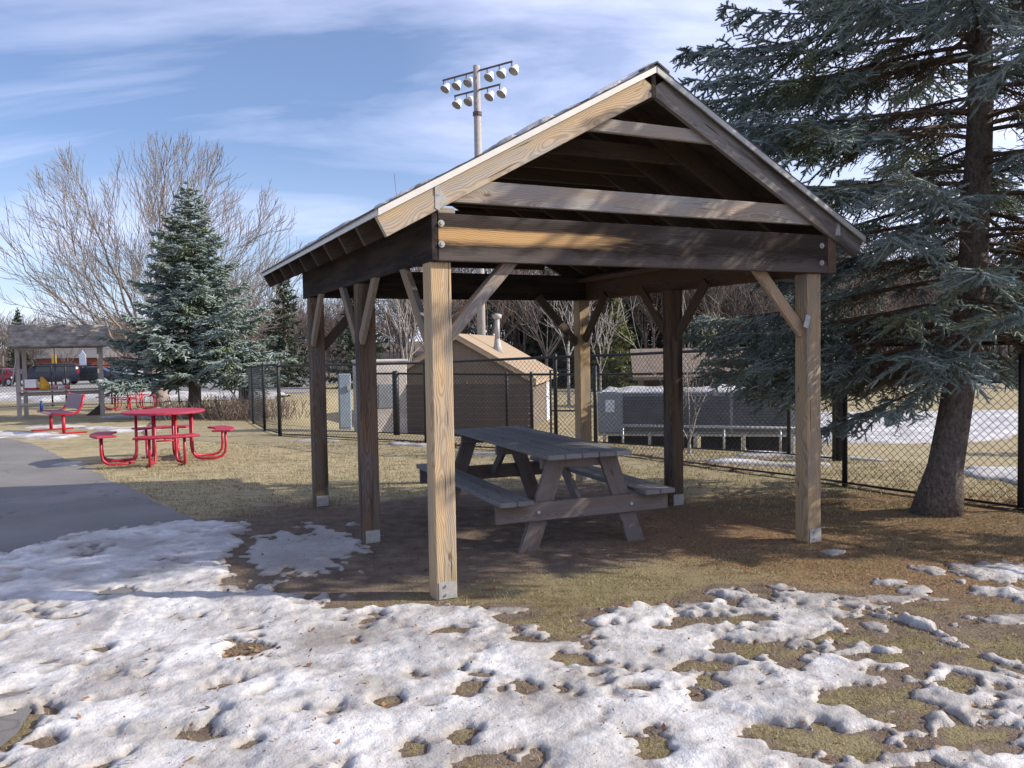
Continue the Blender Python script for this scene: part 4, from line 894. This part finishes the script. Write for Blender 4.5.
# ------------------------------------------------------------------ conifers
def nrm(v): return v/(np.linalg.norm(v, axis=-1, keepdims=True)+1e-9)
def conifer(name, loc, H, Rb, zlow, seed, label, group=None, whorl=.28, per=6, tw=.075, dens=90, nl=.022, nw=.0035, trunk_r=.16, lean=0., mat='needle', shape=.85, bare=.30, hang=.35, cull=None, trunk_mat='bark_spruce', sub_tw=True, zmax_detail=99, elow=-.10, ehigh=.5, shp_fn=None, core=.011, nsub=5, sl0=.05, sl1=.36, tmax=.62, extra=()):
    g = np.random.default_rng(seed); root = empty(name, loc, 0, label, 'tree', group)
    lf = lambda z: lean*np.clip(z, 0, 2.0)/2.0
    # trunk
    zs = np.linspace(-.05, H, 22); rad = trunk_r*(1-np.clip(zs, 0, H)/H)**.8+.008; rad = rad+trunk_r*.6*np.exp(-np.clip(zs, 0, 9)/.16)
    mb = MB(); pts = [(lf(z)+.02*math.sin(z*2.1), .02*math.sin(z*1.3), z) for z in zs]
    mb.tube(pts, list(rad), 14)
    tr = mb.build('trunk', M[trunk_mat], root, smooth=True)
    S0, S1, SR, NB = [], [], [], []     # segments, radius, needle density flag
    todo = []; z = zlow
    while z < H-.12:
        f = (z-zlow)/(H-zlow); Lb = Rb*(1-f)**shape if shp_fn is None else shp_fn(z)
        k = per if z < zmax_detail else max(4, per-2)
        for j in range(k):
            az = g.uniform(0, 2*np.pi) if j % 2 else (j/k*2*np.pi+z*2.4+g.normal(0, .15))
            L = Lb*g.uniform(.72, 1.08)
            if L < .12: continue
            todo.append((z+g.uniform(-.5, .5)*whorl, az, L, elow+(ehigh-elow)*f+g.normal(0, .07)))
        z += whorl*(1 if z < zmax_detail else 1.3)
    todo += list(extra)
    for zb, az, L, e in todo:
        if True:
            z = zb
            d = np.array([math.cos(az), math.sin(az), 0]); side = np.array([-d[1], d[0], 0])
            n = max(5, int(L/.16)); s = np.linspace(0, 1, n+1); bend = g.normal(0, .06)
            P = np.stack([lf(zb)+d[0]*L*s+side[0]*bend*L*s**2, d[1]*L*s+side[1]*bend*L*s**2, zb+L*(e*s-.42*s**2+.34*s**3)], 1)
            Tn = nrm(np.gradient(P, axis=0)); rb = (.006+.0065*L)*(1-s)+.0035
            S0.append(P[:-1]); S1.append(P[1:]); SR.append(np.stack([rb[:-1], rb[1:]], 1)); NB.append(np.where(s[:-1] > .72, 1., 0.))
            # side twigs
            m = max(4, int(L*(1-.12)/tw)); u = np.linspace(.12, .985, m)+g.normal(0, .008, m); u = np.clip(u, .05, .99)
            for sg in (-1, 1):
                B = np.stack([np.interp(u, s, P[:, i]) for i in range(3)], 1); tt_ = np.stack([np.interp(u, s, Tn[:, i]) for i in range(3)], 1)
                ln = np.minimum(.42*L*(1-u)**.75+.06, tmax)*g.uniform(.55, 1.1, m)*np.where(u < .25, .6, 1)
                dirv = nrm(tt_*g.uniform(.5, .9, m)[:, None]+side*sg+np.array([0, 0, -1])*(g.uniform(-.1, hang*1.3, m)[:, None])+g.normal(0, .20, (m, 3)))
                E = B+dirv*ln[:, None]; E[:, 2] -= ln*.10
                live = (u > bare) | (g.random(m) < .12)
                Mid = (B+E)/2+np.array([0, 0, .02])*ln[:, None]
                for a_, b_, q in ((B, Mid, .45), (Mid, E, 1.)):
                    S0.append(a_); S1.append(b_); SR.append(np.stack([np.full(m, .0042), np.full(m, .003)], 1)); NB.append(np.where(live, q if q == 1 else .9, 0.))
                if sub_tw and z < zmax_detail:
                    q = nsub
                    for i_ in range(q):
                        w_ = (i_+.7)/q; sb_ = B+(E-B)*w_; sd_ = -1 if i_ % 2 else 1
                        pr_ = nrm(np.cross(dirv, np.array([0, 0, 1.])))*sd_
                        d2 = nrm(dirv*.7+pr_*g.uniform(.4, 1.1, m)[:, None]+g.normal(0, .28, (m, 3))+np.array([0, 0, -.2])*hang)
                        l2 = (sl0+sl1*ln*(1-w_*.6))*g.uniform(.7, 1.2, m)
                        ok = ln > .10
                        S0.append(sb_[ok]); S1.append((sb_+d2*l2[:, None])[ok]); SR.append(np.full((ok.sum(), 2), .0026)); NB.append(np.where(live[ok], 1., 0.))
    # leader
    S0.append(np.array([[lf(H), 0, H-.3]])); S1.append(np.array([[lf(H), 0, H+.08]])); SR.append(np.array([[.012, .005]])); NB.append(np.array([1.]))
    S0 = np.concatenate(S0); S1 = np.concatenate(S1); SR = np.concatenate(SR); NB = np.concatenate(NB)
    if cull is not None:
        k = ~(cull(S0+np.array(loc)) | cull(S1+np.array(loc))); S0, S1, SR, NB = S0[k], S1[k], SR[k], NB[k]
    V, F = seg_tubes(S0, S1, SR[:, 0], SR[:, 1], 3)
    link('limbs', np_mesh('limbs', V, F, 4), M['twig_brown'], root)
    # needles
    ln = np.linalg.norm(S1-S0, axis=1); hi = (S0[:, 2] > zmax_detail)
    cnt = g.poisson(ln*dens*NB*np.where(hi, .35, 1)); idx = np.repeat(np.arange(len(ln)), cnt); n = len(idx)
    t = g.random(n)[:, None]; D = nrm(S1-S0)[idx]; Bp = S0[idx]*(1-t)+S1[idx]*t
    rp = g.normal(0, 1, (n, 3)); rp[:, 2] += .25; rp -= D*(rp*D).sum(1, keepdims=True); rp = nrm(rp)
    nd_ = nrm(D*g.uniform(.45, 1.0, n)[:, None]+rp); le = (nl*g.uniform(.75, 1.2, n)*np.where(S0[idx, 2] > zmax_detail, 1.5, 1))[:, None]
    wv = nrm(np.cross(nd_, g.normal(0, 1, (n, 3))))*(nw*.5*np.where(S0[idx, 2] > zmax_detail, 1.6, 1))[:, None] if True else 0
    V = np.stack([Bp-wv, Bp+wv, Bp+nd_*le], 1).reshape(-1, 3)
    lv = NB > .3; cr = core*g.uniform(.75, 1.15, lv.sum())*np.where(NB[lv] > .8, 1, .75); dd = S1[lv]-S0[lv]
    Vc, Fc = seg_tubes(S0[lv]+dd*.04, S1[lv]+dd*.02, cr, cr*.62, 4)
    tips = nrm(dd)*cr[:, None]*1.6                      # closed, tapering tips
    Vt, Ft = seg_tubes(S1[lv]+dd*.02, S1[lv]+dd*.02+tips, cr*.62, cr*.05, 4)
    Fq = np.concatenate([Fc, Ft+len(Vc)]); Fq = np.concatenate([Fq[:, [0, 1, 2]], Fq[:, [0, 2, 3]]])
    F3 = np.concatenate([np.arange(3*n).reshape(-1, 3), Fq+3*n])
    link('needles', np_mesh('needles', np.concatenate([V, Vc, Vt]), F3, 3), M[mat], root)
    print(name, 'segs', len(S0), 'needles', n)
    return root
def cull_pav(P):
    x, y = to_pav(P[:, 0], P[:, 1]); rz_ = 3.46-MS*np.abs(x-XR)+.07
    return (x < 3.56) & (x > -.4) & (y > -.16) & (y < 4.2) & (P[:, 2] < rz_) | ((x < 3.5) & (P[:, 2] < 2.45) & (y < .3) & (y > -2.5)) | ((x < 3.9) & (y < .25) & (y > -3) & (P[:, 2] < 1.9))
def hero_shape(z):
    return np.interp(z, [1.6, 2.1, 2.8, 3.6, 4.6, 6, 9.4], [2.1, 2.5, 2.55, 2.6, 2.4, 1.9, .2])
conifer('blue_spruce', (3.80, 7.42, Z(3.8, 7.42)), 9.6, 2.75, 1.62, 11, 'large blue spruce with leaning trunk spreading over the pavilion roof', whorl=.29, per=7, tw=.056, dens=300, nl=.024, nw=.0045, core=.0085, nsub=9, sl0=.05, sl1=.16, tmax=.42, trunk_r=.138, lean=.34, shape=.7, bare=.36, hang=.75, cull=cull_pav, zmax_detail=5.3, elow=-.02, ehigh=.35, shp_fn=hero_shape,
  extra=[(1.30, R(128), 2.5, -.02), (1.45, R(142), 2.7, .02), (1.5, R(112), 2.6, 0), (1.62, R(155), 2.5, .0), (1.7, R(133), 2.9, .03), (1.35, R(98), 2.3, 0), (1.85, R(147), 2.9, .02), (1.9, R(120), 2.8, 0), (1.55, R(168), 1.9, -.05), (1.25, R(150), 1.3, -.35), (1.4, R(200), 1.0, -.4), (2.1, R(138), 2.9, 0), (2.3, R(110), 2.7, 0)])
conifer('blue_spruce', (-8.95, 23.3, Z(-8.95, 23.3)), 6.6, 2.8, 1.12, 12, 'smaller blue spruce of full cone shape beside the round red table', whorl=.24, per=8, tw=.10, dens=42, nl=.045, nw=.012, core=.026, trunk_r=.17, lean=.05, mat='needle2', shape=.97, bare=.12, hang=.4, elow=.06, ehigh=.55, zmax_detail=99)
# neighbour outside the frame on the right: its crown shades the lawn in the photograph
conifer('blue_spruce', (9.2, 6.1, Z(9.2, 6.1)), 4.6, 1.25, .5, 13, 'young blue spruce to the right of the big one', whorl=.3, per=6, tw=.14, dens=30, nl=.05, nw=.012, core=.02, trunk_r=.09, mat='needle2', sub_tw=True)
conifer('blue_spruce', (13.3, 19.5, Z(13.3, 19.5)), 1.7, .95, .15, 15, 'little blue spruce on the snowy ball field at the right edge', whorl=.16, per=6, tw=.12, dens=40, nl=.05, nw=.014, core=.02, trunk_r=.05, mat='needle2')

# ------------------------------------------------------------------ bare trees
def bare_tree(seed, H, trunk_h, r0, n_main, spread, depth=4, kids=(3, 5), shrink=.62, up=.35, wig=.16, seglen=.5, lean=(0, 0), rmin=.008, ex_vary=.3, cr=.75, mr=(.42, .6)):
    g = np.random.default_rng(seed); S = []
    def grow(p, d, L, r, lev):
        n = max(2, int(L/seglen)) if lev < 3 else 2
        cur = np.array(p, float); d = np.array(d, float); pts = [cur]; 
        for i in range(n):
            d = d+g.normal(0, wig, 3)+np.array([0, 0, up*(.4 if lev else .1)/n*2]); d /= np.linalg.norm(d)
            nx = cur+d*L/n; ra = max(rmin, r*(1-.75*i/n)); rb = max(rmin, r*(1-.75*(i+1)/n))
            S.append((cur, nx, ra, rb)); cur = nx; pts.append((cur, d.copy(), rb, (i+1)/n))
        if lev >= depth: return
        k = g.integers(kids[0], kids[1]+1)+(2 if lev == 1 else 0)
        for j in range(k):
            f = g.uniform(.25, 1.0); i = min(n, max(1, int(round(f*n)))); q, qd, qr, qf = pts[i]
            a = g.normal(0, 1, 3); a -= qd*(a@qd); a /= np.linalg.norm(a)
            nd2 = qd*g.uniform(.7, 1.1)+a*g.uniform(.45, .8); nd2 /= np.linalg.norm(nd2)
            grow(q, nd2, L*shrink*g.uniform(.7, 1.15), max(rmin, qr*cr), lev+1)
    base = np.zeros(3); top = np.array([lean[0], lean[1], trunk_h])
    S.append((base-np.array([0, 0, .1]), base+np.array([0, 0, .15]), r0*1.5, r0*1.12)); S.append((base+np.array([0, 0, .15]), top*.6, r0*1.12, r0*.95)); S.append((top*.6, top, r0*.95, r0*.85))
    for j in range(n_main):
        az = j/n_main*2*np.pi+g.uniform(-.4, .4); inc = spread*g.uniform(1-ex_vary, 1+ex_vary)
        d = np.array([math.cos(az)*math.sin(inc), math.sin(az)*math.sin(inc), math.cos(inc)])
        grow(top*g.uniform(.75, 1.0), d, (H-trunk_h)*g.uniform(.55, .72), r0*g.uniform(*mr), 1)
    A = np.array([s[0] for s in S]); B = np.array([s[1] for s in S]); ra = np.array([s[2] for s in S]); rb = np.array([s[3] for s in S])
    return A, B, ra, rb
def make_bare(name, loc, mat, label, group, **k):
    root = empty(name, loc, 0, label, 'tree', group); A, B, ra, rb = bare_tree(**k)
    V, F = seg_tubes(A[:3], B[:3], ra[:3], rb[:3], 10); link('trunk', np_mesh('trunk', V, F, 4), M[mat], root, smooth=True)
    big = ra > .03; big[:3] = False; V1, F1 = seg_tubes(A[big], B[big], ra[big], rb[big], 6); sm = ~big; sm[:3] = False
    V2, F2 = seg_tubes(A[sm], B[sm], ra[sm], rb[sm], 3)
    link('crown', np_mesh('crown', np.concatenate([V1, V2]), np.concatenate([F1, F2+len(V1)]), 4), M[mat], root)
    print(name, len(A)); return root
def dome_tree(name, loc, mat, label, seed, R3, zc, n_limb, r0):
    """short trunk that splits at once into long arching limbs; twigs fill a rounded crown"""
    g = np.random.default_rng(seed); root = empty(name, loc, 0, label, 'tree'); S = []
    R3 = np.array(R3, float); C = np.array([0, 0, zc]); tp = np.array([-.35, 0, 1.5])
    def path(P, ra, rb):
        n = len(P)-1
        for i in range(n): S.append((P[i], P[i+1], ra+(rb-ra)*i/n, ra+(rb-ra)*(i+1)/n))
    def inside(p): return (((p-C)/R3)**2).sum() < g.uniform(.9, 1.06)
    def limb(p0, c1, p1, n, ra, rb, jit):
        t = np.linspace(0, 1, n+1)[:, None]; P = (1-t)**2*p0+2*t*(1-t)*c1+t*t*p1; J = g.normal(0, jit, (n+1, 3)); J[0] = 0; P = P+J; path(P, ra, rb); return P
    def twigs(P, lo, step, L0, lev, rr_):
        n = len(P)-1; Ls = np.linalg.norm(np.diff(P, axis=0), axis=1).sum(); s = lo*Ls
        while s < Ls:
            f = s/Ls*n; i = min(n-1, int(f)); q = P[i]+(P[i+1]-P[i])*(f-i); d = nrm(P[i+1]-P[i]); out = nrm((q-C)*np.array([1, 1, .6]))
            a = nrm(g.normal(0, 1, 3)); a = nrm(a-d*(a@d)); dd = nrm(d*.75+a*g.uniform(.45, .85)+out*.35+np.array([0, 0, .35]))
            L = L0*g.uniform(.5, 1.15); e = q+dd*L
            k = 0
            while not inside(e) and k < 4: L *= .65; e = q+dd*L; k += 1
            if L > .12:
                Q = limb(q, q+dd*L*.5+np.array([0, 0, -.05*L]), e+np.array([0, 0, .10*L]), 4 if lev == 1 else 2, rr_, .006, .012*L)
                if lev < 3: twigs(Q, .2, (.30, .17)[lev-1], (1.15, .52)[lev-1], lev+1, (.010, .0062)[lev-1])
            s += step*g.uniform(.6, 1.4)
    path(np.array([[0, 0, -.1], [0, 0, .15], tp*.6, tp]), r0*1.5, r0)
    for j in range(n_limb):
        az = j/n_limb*2*math.pi*2.4+g.uniform(-.3, .3); el = (j+.5)/n_limb; el = math.asin(min(.99, .12+.88*el))*1.0
        T_ = C+R3*np.array([math.cos(az)*math.cos(el), math.sin(az)*math.cos(el), math.sin(el)])*g.uniform(.93, 1.0)
        p0 = tp*g.uniform(.7, 1.0); h = np.array([T_[0], T_[1], 0])
        c1 = p0+h*.55*math.cos(el)+np.array([0, 0, .35*(T_[2]-p0[2])])
        P = limb(p0, c1, T_, 14, r0*g.uniform(.20, .32), .009, .05)
        twigs(P, .25, .43, 2.2, 1, .015)
    A = np.array([q[0] for q in S]); B = np.array([q[1] for q in S]); ra = np.array([q[2] for q in S]); rb = np.array([q[3] for q in S])
    V, F = seg_tubes(A[:3], B[:3], ra[:3], rb[:3], 12); link('trunk', np_mesh('trunk', V, F, 4), M[mat], root, smooth=True)
    m1 = ra > .025; m1[:3] = False; m2 = ~(ra > .025); m2[:3] = False
    V1, F1 = seg_tubes(A[m1], B[m1], ra[m1], rb[m1], 6); V2, F2 = seg_tubes(A[m2], B[m2], ra[m2], rb[m2], 3)
    link('crown', np_mesh('crown', np.concatenate([V1, V2]), np.concatenate([F1, F2+len(V1)]), 4), M[mat], root); print('dome', len(A)); return root
dome_tree('birch_tree', (-12.3, 29.2, Z(-12.3, 29.2)), 'birch', 'large spreading leafless river birch behind the smaller blue spruce', 5, (5.4, 4.6, 5.6), 4.1, 17, .21)
# sapling and scrub
make_bare('sapling', (2.62, 12.3, Z(2.62, 12.3)), 'white_birch', 'bare pale sapling growing behind the fence right of the table', None, seed=21, H=2.7, trunk_h=.18, r0=.022, n_main=4, spread=.35, depth=3, kids=(2, 4), shrink=.5, up=.3, wig=.12, seglen=.2, rmin=.004)
scr = empty('scrub', (-7.6, 22.2, Z(-7.6, 22.2)), 0, 'tangle of bare brown brush below the small blue spruce', 'brush')
A = []; B = []; g = np.random.default_rng(9)
for i in range(620):
    p = np.array([g.normal(0, 1.0), g.normal(0, .5), 0]); d = nrm(np.array([g.normal(0, .35), g.normal(0, .35), 1])); 
    for j in range(3): q = p+d*g.uniform(.06, .30); A.append(p); B.append(q); p = q; d = nrm(d+g.normal(0, .3, 3))
V, F = seg_tubes(A, B, np.full(len(A), .008), np.full(len(A), .006), 3); link('stems', np_mesh('stems', V, F, 4), M['browntree'], scr)
# prototypes for the woods
protos = []
for i, (mat, H, th, sp_) in enumerate([('graytree', 12, 3.5, .42), ('browntree', 11, 3, .5), ('graytree', 14, 5, .38), ('browntree', 12.5, 4, .45), ('graytree', 10, 2.5, .6)]):
    protos.append(dict(mat=mat, H=H, trunk_h=th, r0=.15, n_main=7, spread=sp_, depth=3, kids=(3, 4), shrink=.6, up=.3, wig=.12, seglen=1.2, rmin=.020, seed=100+i))
roots = []
for i, k in enumerate(protos):
    k = dict(k); mt = k.pop('mat'); k['r0'] = .105; k['mr'] = (.38, .52); k['n_main'] = 9; k['spread'] *= .8
    roots.append(make_bare('bare_tree', (0, 0, 0), mt, 'leafless grey brown tree in the distant woods', 'leafless trees of the distant woods', **k))
g = np.random.default_rng(31); used_ = set()
def put(root, first, x, y, s, rz):
    o = root if first else copy_tree(root)
    o.location = (x, y, Z(x, y)-.1); o.rotation_euler = (0, 0, rz); o.scale = (s*g.uniform(.85, 1.1), s*g.uniform(.85, 1.1), s); return o
spots = []
for i in range(95): spots.append((g.uniform(-24, 40), g.uniform(64, 92), g.uniform(.85, 1.25)))
spots = [(x, y, s*(1 if x > -11 else .62)) for x, y, s in spots]
for i in range(34): spots.append((g.uniform(-75, -28), g.uniform(92, 112), g.uniform(.40, .62)))
for i in range(16): spots.append((g.uniform(38, 75), g.uniform(76, 100), g.uniform(.6, .85)))
for i, (x, y, s) in enumerate(spots):
    j = i % 5; put(roots[j], j not in used_, x, y, s, g.uniform(0, 6.28)); used_.add(j)
# reddish shrubby trees left of the pavilion, nearer
for i, (x, y, s, lab) in enumerate([(-14.5, 52, .62, 'reddish leafless tree standing between the birch and the pavilion'), (-11.2, 56, .66, 'leafless brown tree just left of the pavilion posts')]):
    o = put(roots[1], False, x, y, s, i*1.7+.4); o['label'] = lab; del o['group']
wb = make_bare('birch_tree', (3.0, 44, Z(3, 44)), 'white_birch', 'slender white birch with forked trunk seen left of the rear post', None, seed=41, H=7.2, trunk_h=3.2, r0=.08, n_main=4, spread=.35, depth=3, kids=(2, 4), shrink=.6, up=.5, wig=.10, seglen=.8, rmin=.018)
wb2 = make_bare('birch_tree', (4.9, 46, Z(4.9, 46)), 'white_birch', 'second white birch right of the slender forked one behind the shed', None, seed=43, H=5.2, trunk_h=2.0, r0=.06, n_main=4, spread=.5, depth=3, kids=(2, 4), shrink=.6, up=.45, wig=.10, seglen=.8, rmin=.018)
wb3 = make_bare('birch_tree', (-7.0, 55, Z(-7, 55)), 'white_birch', 'pale multi stemmed birch seen between the two left pavilion posts', None, seed=47, H=9, trunk_h=1.2, r0=.12, n_main=6, spread=.28, depth=3, kids=(2, 4), shrink=.6, up=.5, wig=.08, seglen=.9, rmin=.022)
# woods too deep to count
Vs, Fs, nn = [], [], 0
base = []
for i in range(4):
    A, B, ra, rb = bare_tree(seed=200+i, H=12, trunk_h=4, r0=.16, n_main=6, spread=.42, depth=3, kids=(2, 4), shrink=.6, up=.3, wig=.12, seglen=2.0, rmin=.035)
    base.append(seg_tubes(A, B, ra, rb, 3))
g = np.random.default_rng(51)
for i in range(620):
    x = g.uniform(-150, 130); y = g.uniform(98, 150); s = g.uniform(.95, 1.35)*(1 if x > -.12*y else .55); a = g.uniform(0, 6.28); V, F = base[i % 4]
    c_, s_ = math.cos(a)*s, math.sin(a)*s
    V = np.stack([V[:, 0]*c_-V[:, 1]*s_+x, V[:, 0]*s_+V[:, 1]*c_+y, V[:, 2]*s+Z(x, y)-.2], 1); Vs.append(V); Fs.append(F+nn); nn += len(V)
tag(link('woodland', np_mesh('woodland', np.concatenate(Vs), np.concatenate(Fs), 4), M['graytree']), 'deep mass of leafless woods on the rise behind everything', 'woods', kind='stuff')
# distant evergreens
def far_ever(kind, x, y, H, Rr, seed, label, group=None, mat='needle_far'):
    return conifer(kind, (x, y, Z(x, y)), H, Rr, H*.04, seed, label, group, whorl=.42, per=8, tw=.30, dens=12, nl=.30, nw=.12, core=.05, trunk_r=.16, mat=mat, sub_tw=False, bare=.05, elow=-.05, ehigh=.4, trunk_mat='browntree')
E1 = far_ever('spruce_tree', -13.6, 50, 7.0, 2.1, 61, 'dark spruce beyond the fence just left of the pavilion')
E2 = far_ever('spruce_tree', -8.6, 47, 6.6, 2.3, 62, 'dark full spruce seen between the two left rear posts')
gE = 'dark evergreens among the distant woods'; lE = 'dark evergreen standing among the distant leafless woods'
E3 = far_ever('spruce_tree', -2.4, 74, 11, 2.6, 63, lE, gE)
for i, (x, y, s) in enumerate([(5.2, 70, .95), (3.6, 76, 1.15), (6.6, 80, 1.1), (9.5, 72, 1.1), (11.5, 78, 1.25), (13.4, 75, 1.0), (16, 74, 1.0), (18, 79, 1.25), (20, 78, 1.2), (23, 80, 1.3), (26, 76, 1.1), (29, 82, 1.3), (32, 80, 1.2), (1.0, 82, 1.3), (-58, 98, .75), (-66, 101, .8), (12, 84, 1.15), (43, 82, .9), (50, 80, .95), (-6, 86, 1.0), (58, 88, 1.1)]):
    o = copy_tree(E3); o.location = (x, y, Z(x, y)); o.scale = (s, s, s); o.rotation_euler = (0, 0, i*1.3)
P1 = far_ever('pine_tree', 7.9, 62, 7.2, 2.4, 64, 'sunlit yellow green pine right of the rear post', None, 'needle_pine')
o = copy_tree(P1); o.location = (14.2, 60, Z(14.2, 60)); o.scale = (.8, .8, .8); o['label'] = 'smaller yellow green pine above the dugout roof, partly behind spruce boughs'

# ------------------------------------------------------------------ cars in the lot
glass = flat('car_glass', (.03, .04, .05), .08, 0, .1, 2, .6); tyre = flat('tyre', (.025, .025, .026), .9); rim = flat('rim', (.45, .45, .47), .3, .6)
tl = flat('tail_light', (.40, .02, .02), .3); hlm = flat('head_lamp', (.7, .72, .75), .15)
def car(name, cat, loc, rz, col, label, suv):
    c = empty(name, loc, rz, label, cat); pm = flat('paint_'+name+str(len(bpy.data.materials)), col, .25, .2, .05, 1, .6)
    Lc = 4.7; 
    if suv: st = [(-2.35, .45, .95, .97), (-2.30, .35, 1.02, 1.55), (-2.05, .3, 1.05, 1.74), (.2, .3, 1.05, 1.76), (.75, .3, 1.05, 1.66), (1.35, .3, 1.04, 1.08), (2.1, .35, .93, .95), (2.35, .45, .75, .77)]
    else: st = [(-2.35, .42, .92, .94), (-2.1, .32, .98, 1.0), (-1.5, .3, .98, 1.05), (-.85, .3, .96, 1.42), (.1, .3, .95, 1.45), (.85, .3, .95, 1.10), (1.9, .32, .82, .84), (2.35, .42, .66, .68)]
    vs = []; fs = []
    for x, zb_, zw, zr in st:
        wb_ = .90 if -2.2 < x < 2.2 else .78; wr = .68 if zr > zw+.12 else wb_*.92
        vs += [(x, -wb_+.05, zb_), (x, -wb_, (zb_+zw)/2), (x, -wb_+.04, zw), (x, -wr, zr), (x, wr, zr), (x, wb_-.04, zw), (x, wb_, (zb_+zw)/2), (x, wb_-.05, zb_)]
    for i in range(len(st)-1):
        for k in range(8): fs.append((i*8+k, i*8+(k+1) % 8, (i+1)*8+(k+1) % 8, (i+1)*8+k))
    fs += [tuple(range(7, -1, -1)), tuple((len(st)-1)*8+k for k in range(8))]
    MB().add(vs, fs).build('body', pm, c, bev=.03, smooth=True)
    # glazing: proud of the greenhouse
    gh_ = [s for s in st if s[3] > s[2]+.06]; x0, x1 = (-2.0, .55) if suv else (-1.1, .5); zt_ = 1.62 if suv else 1.36; zb_ = 1.10 if suv else 1.0
    for sgn in (-1, 1):
        for a, b_ in ((x0, (x0+x1)/2-.04), ((x0+x1)/2+.04, x1)):
            MB().prism([(a, zb_), (b_+(.15 if b_ == x1 else 0), zb_), (b_, zt_), (a+.10, zt_)], 'y', sgn*.70, sgn*.875).build('window', glass, c)
    xs_ = (.78, 1.30, 1.66, 1.10) if suv else (.25, .85, 1.42, 1.06)
    MB().add([(xs_[0]+.06, -.62, xs_[2]), (xs_[0]+.06, .62, xs_[2]), (xs_[1]+.06, .72, xs_[3]), (xs_[1]+.06, -.72, xs_[3])], [(0, 1, 2, 3)]).build('windscreen', glass, c)
    xr_ = (-2.2, -2.34, 1.60, 1.12) if suv else (-.95, -1.58, 1.40, 1.06)
    MB().add([(xr_[0]-.08, -.60, xr_[2]), (xr_[0]-.08, .60, xr_[2]), (xr_[1]-.02, .68, xr_[3]), (xr_[1]-.02, -.68, xr_[3])], [(0, 1, 2, 3)]).build('rear_window', glass, c)
    for x in (-1.45, 1.45):
        for sgn in (-1, 1):
            w_ = MB().tube([(x, sgn*.72, .34), (x, sgn*.93, .34)], .34, 18).build('wheel', tyre, c); MB().tube([(x, sgn*.90, .34), (x, sgn*.945, .34)], .21, 12).build('rim', rim, w_)
    for sgn in (-1, 1):
        MB().box((-2.30, sgn*.70, 1.10 if suv else .80), (.12, .16, .34 if suv else .16)).build('taillight', tl, c, bev=.01); MB().box((2.26, sgn*.66, .72), (.14, .30, .14)).build('headlight', hlm, c, bev=.01)
    return c
def at(x, y): return (x, y, Z(x, y)+.03)
car('parked_car', 'car', at(-41.6, 68), R(165), (.33, .015, .03), 'red sedan parked at the far left edge', False)
car('parked_car', 'suv', at(-37.0, 66), R(205), (.010, .012, .026), 'dark navy suv parked behind the play stand', True)
car('parked_car', 'car', at(-35.4, 69.5), R(190), (.03, .035, .045), 'dark grey sedan parked right of the navy suv', False)
car('parked_car', 'car', at(-35.0, 73), R(190), (.42, .44, .47), 'pale silver car parked behind the dark grey sedan', False)
car('parked_car', 'suv', at(-23.5, 70), R(180), (.35, .36, .38), 'silver suv half hidden behind the smaller spruce', True)
# brick house, banner and signs beyond the lot
bh = empty('brick_house', (-51.5, 99, Z(-51, 99)-.3), R(8), 'low red brick house with grey roof beyond the parking lot', 'house')
MB().box((0, 0, 1.3), (7, 6, 2.6)).build('wall', flat('red_brick', (.24, .085, .065), .9, 0, .3, 4), bh)
MB().prism([(-3.5, 2.6), (3.5, 2.6), (0, 4.2)], 'x', -3.8, 3.8).build('roof', flat('grey_house_roof', (.16, .155, .16), .9), bh)
for x in (-2, 1.8): w_ = MB().box((x, -3.02, 1.5), (1.0, .08, 1.0)).build('window', glass, bh); MB().box((x, -3.05, .97), (1.2, .12, .06)).build('sill', hlm, w_)
sg = empty('yellow_sign', (-38.5, 70, Z(-38, 70)), 0, 'yellow upright sign on a post seen through the play stand', 'sign')
MB().tube([(0, 0, 0), (0, 0, 1.7)], .06, 8).build('post', M['galv'], sg); MB().box((0, -.06, 2.05), (.40, .05, 1.05)).build('panel', flat('yellow_sign_paint', (.75, .48, .03), .5), sg, bev=.02)
MB().box((0, -.1, 1.28), (.5, .04, .4)).build('lower_panel', flat('white_sign_paint', (.75, .75, .72), .5), sg)
wp = empty('white_sign', (-35.6, 69, Z(-36, 69)+.35), 0, 'white pointed marker board on a post near the brick house', 'sign')
MB().tube([(0, 0, 0), (0, 0, 1.2)], .06, 8).build('post', M['galv'], wp); MB().prism([(-.27, 1.2), (.27, 1.2), (.27, 2.1), (0, 2.5), (-.27, 2.1)], 'y', -.03, .03).build('panel', flat('white_marker', (.72, .77, .80), .5), wp)
for i, (x, lab) in enumerate([(-41.0, 'wooden utility post left of the yellow sign'), (-36.8, 'thin dark post right of the yellow sign')]):
    u_ = empty('utility_post', (x, 67, Z(x, 67)), 0, lab, 'post'); MB().tube([(0, 0, 0), (0, 0, 2.6 if i == 0 else 5.0)], .13 if i == 0 else .07, 8).build('pole', M['browntree'] if i == 0 else rust, u_)
    if i == 0: MB().box((0, 0, 2.62), (.34, .34, .06)).build('cap', M['browntree'], u_)
    else: MB().tube([(0, 0, 4.9), (.7, -.2, 5.05)], .05, 6).build('arm', rust, u_)
for x, h_, lab in [(-15.4, 1.0, 'shorter, left one of two pale stones on the far lawn left of the pavilion'), (-14.4, 1.3, 'taller, right one of two pale stones on the far lawn left of the pavilion')]:
    s_ = empty('stone_marker', (x, 60, Z(x, 60)), 0, lab, 'stone')
    MB().tube([(0, 0, -.1), (.02, 0, h_*.7), (0, 0, h_), (-.02, 0, h_+.25)], [.26, .25, .20, .07], 7).build('stone', cm, s_, bev=.03)
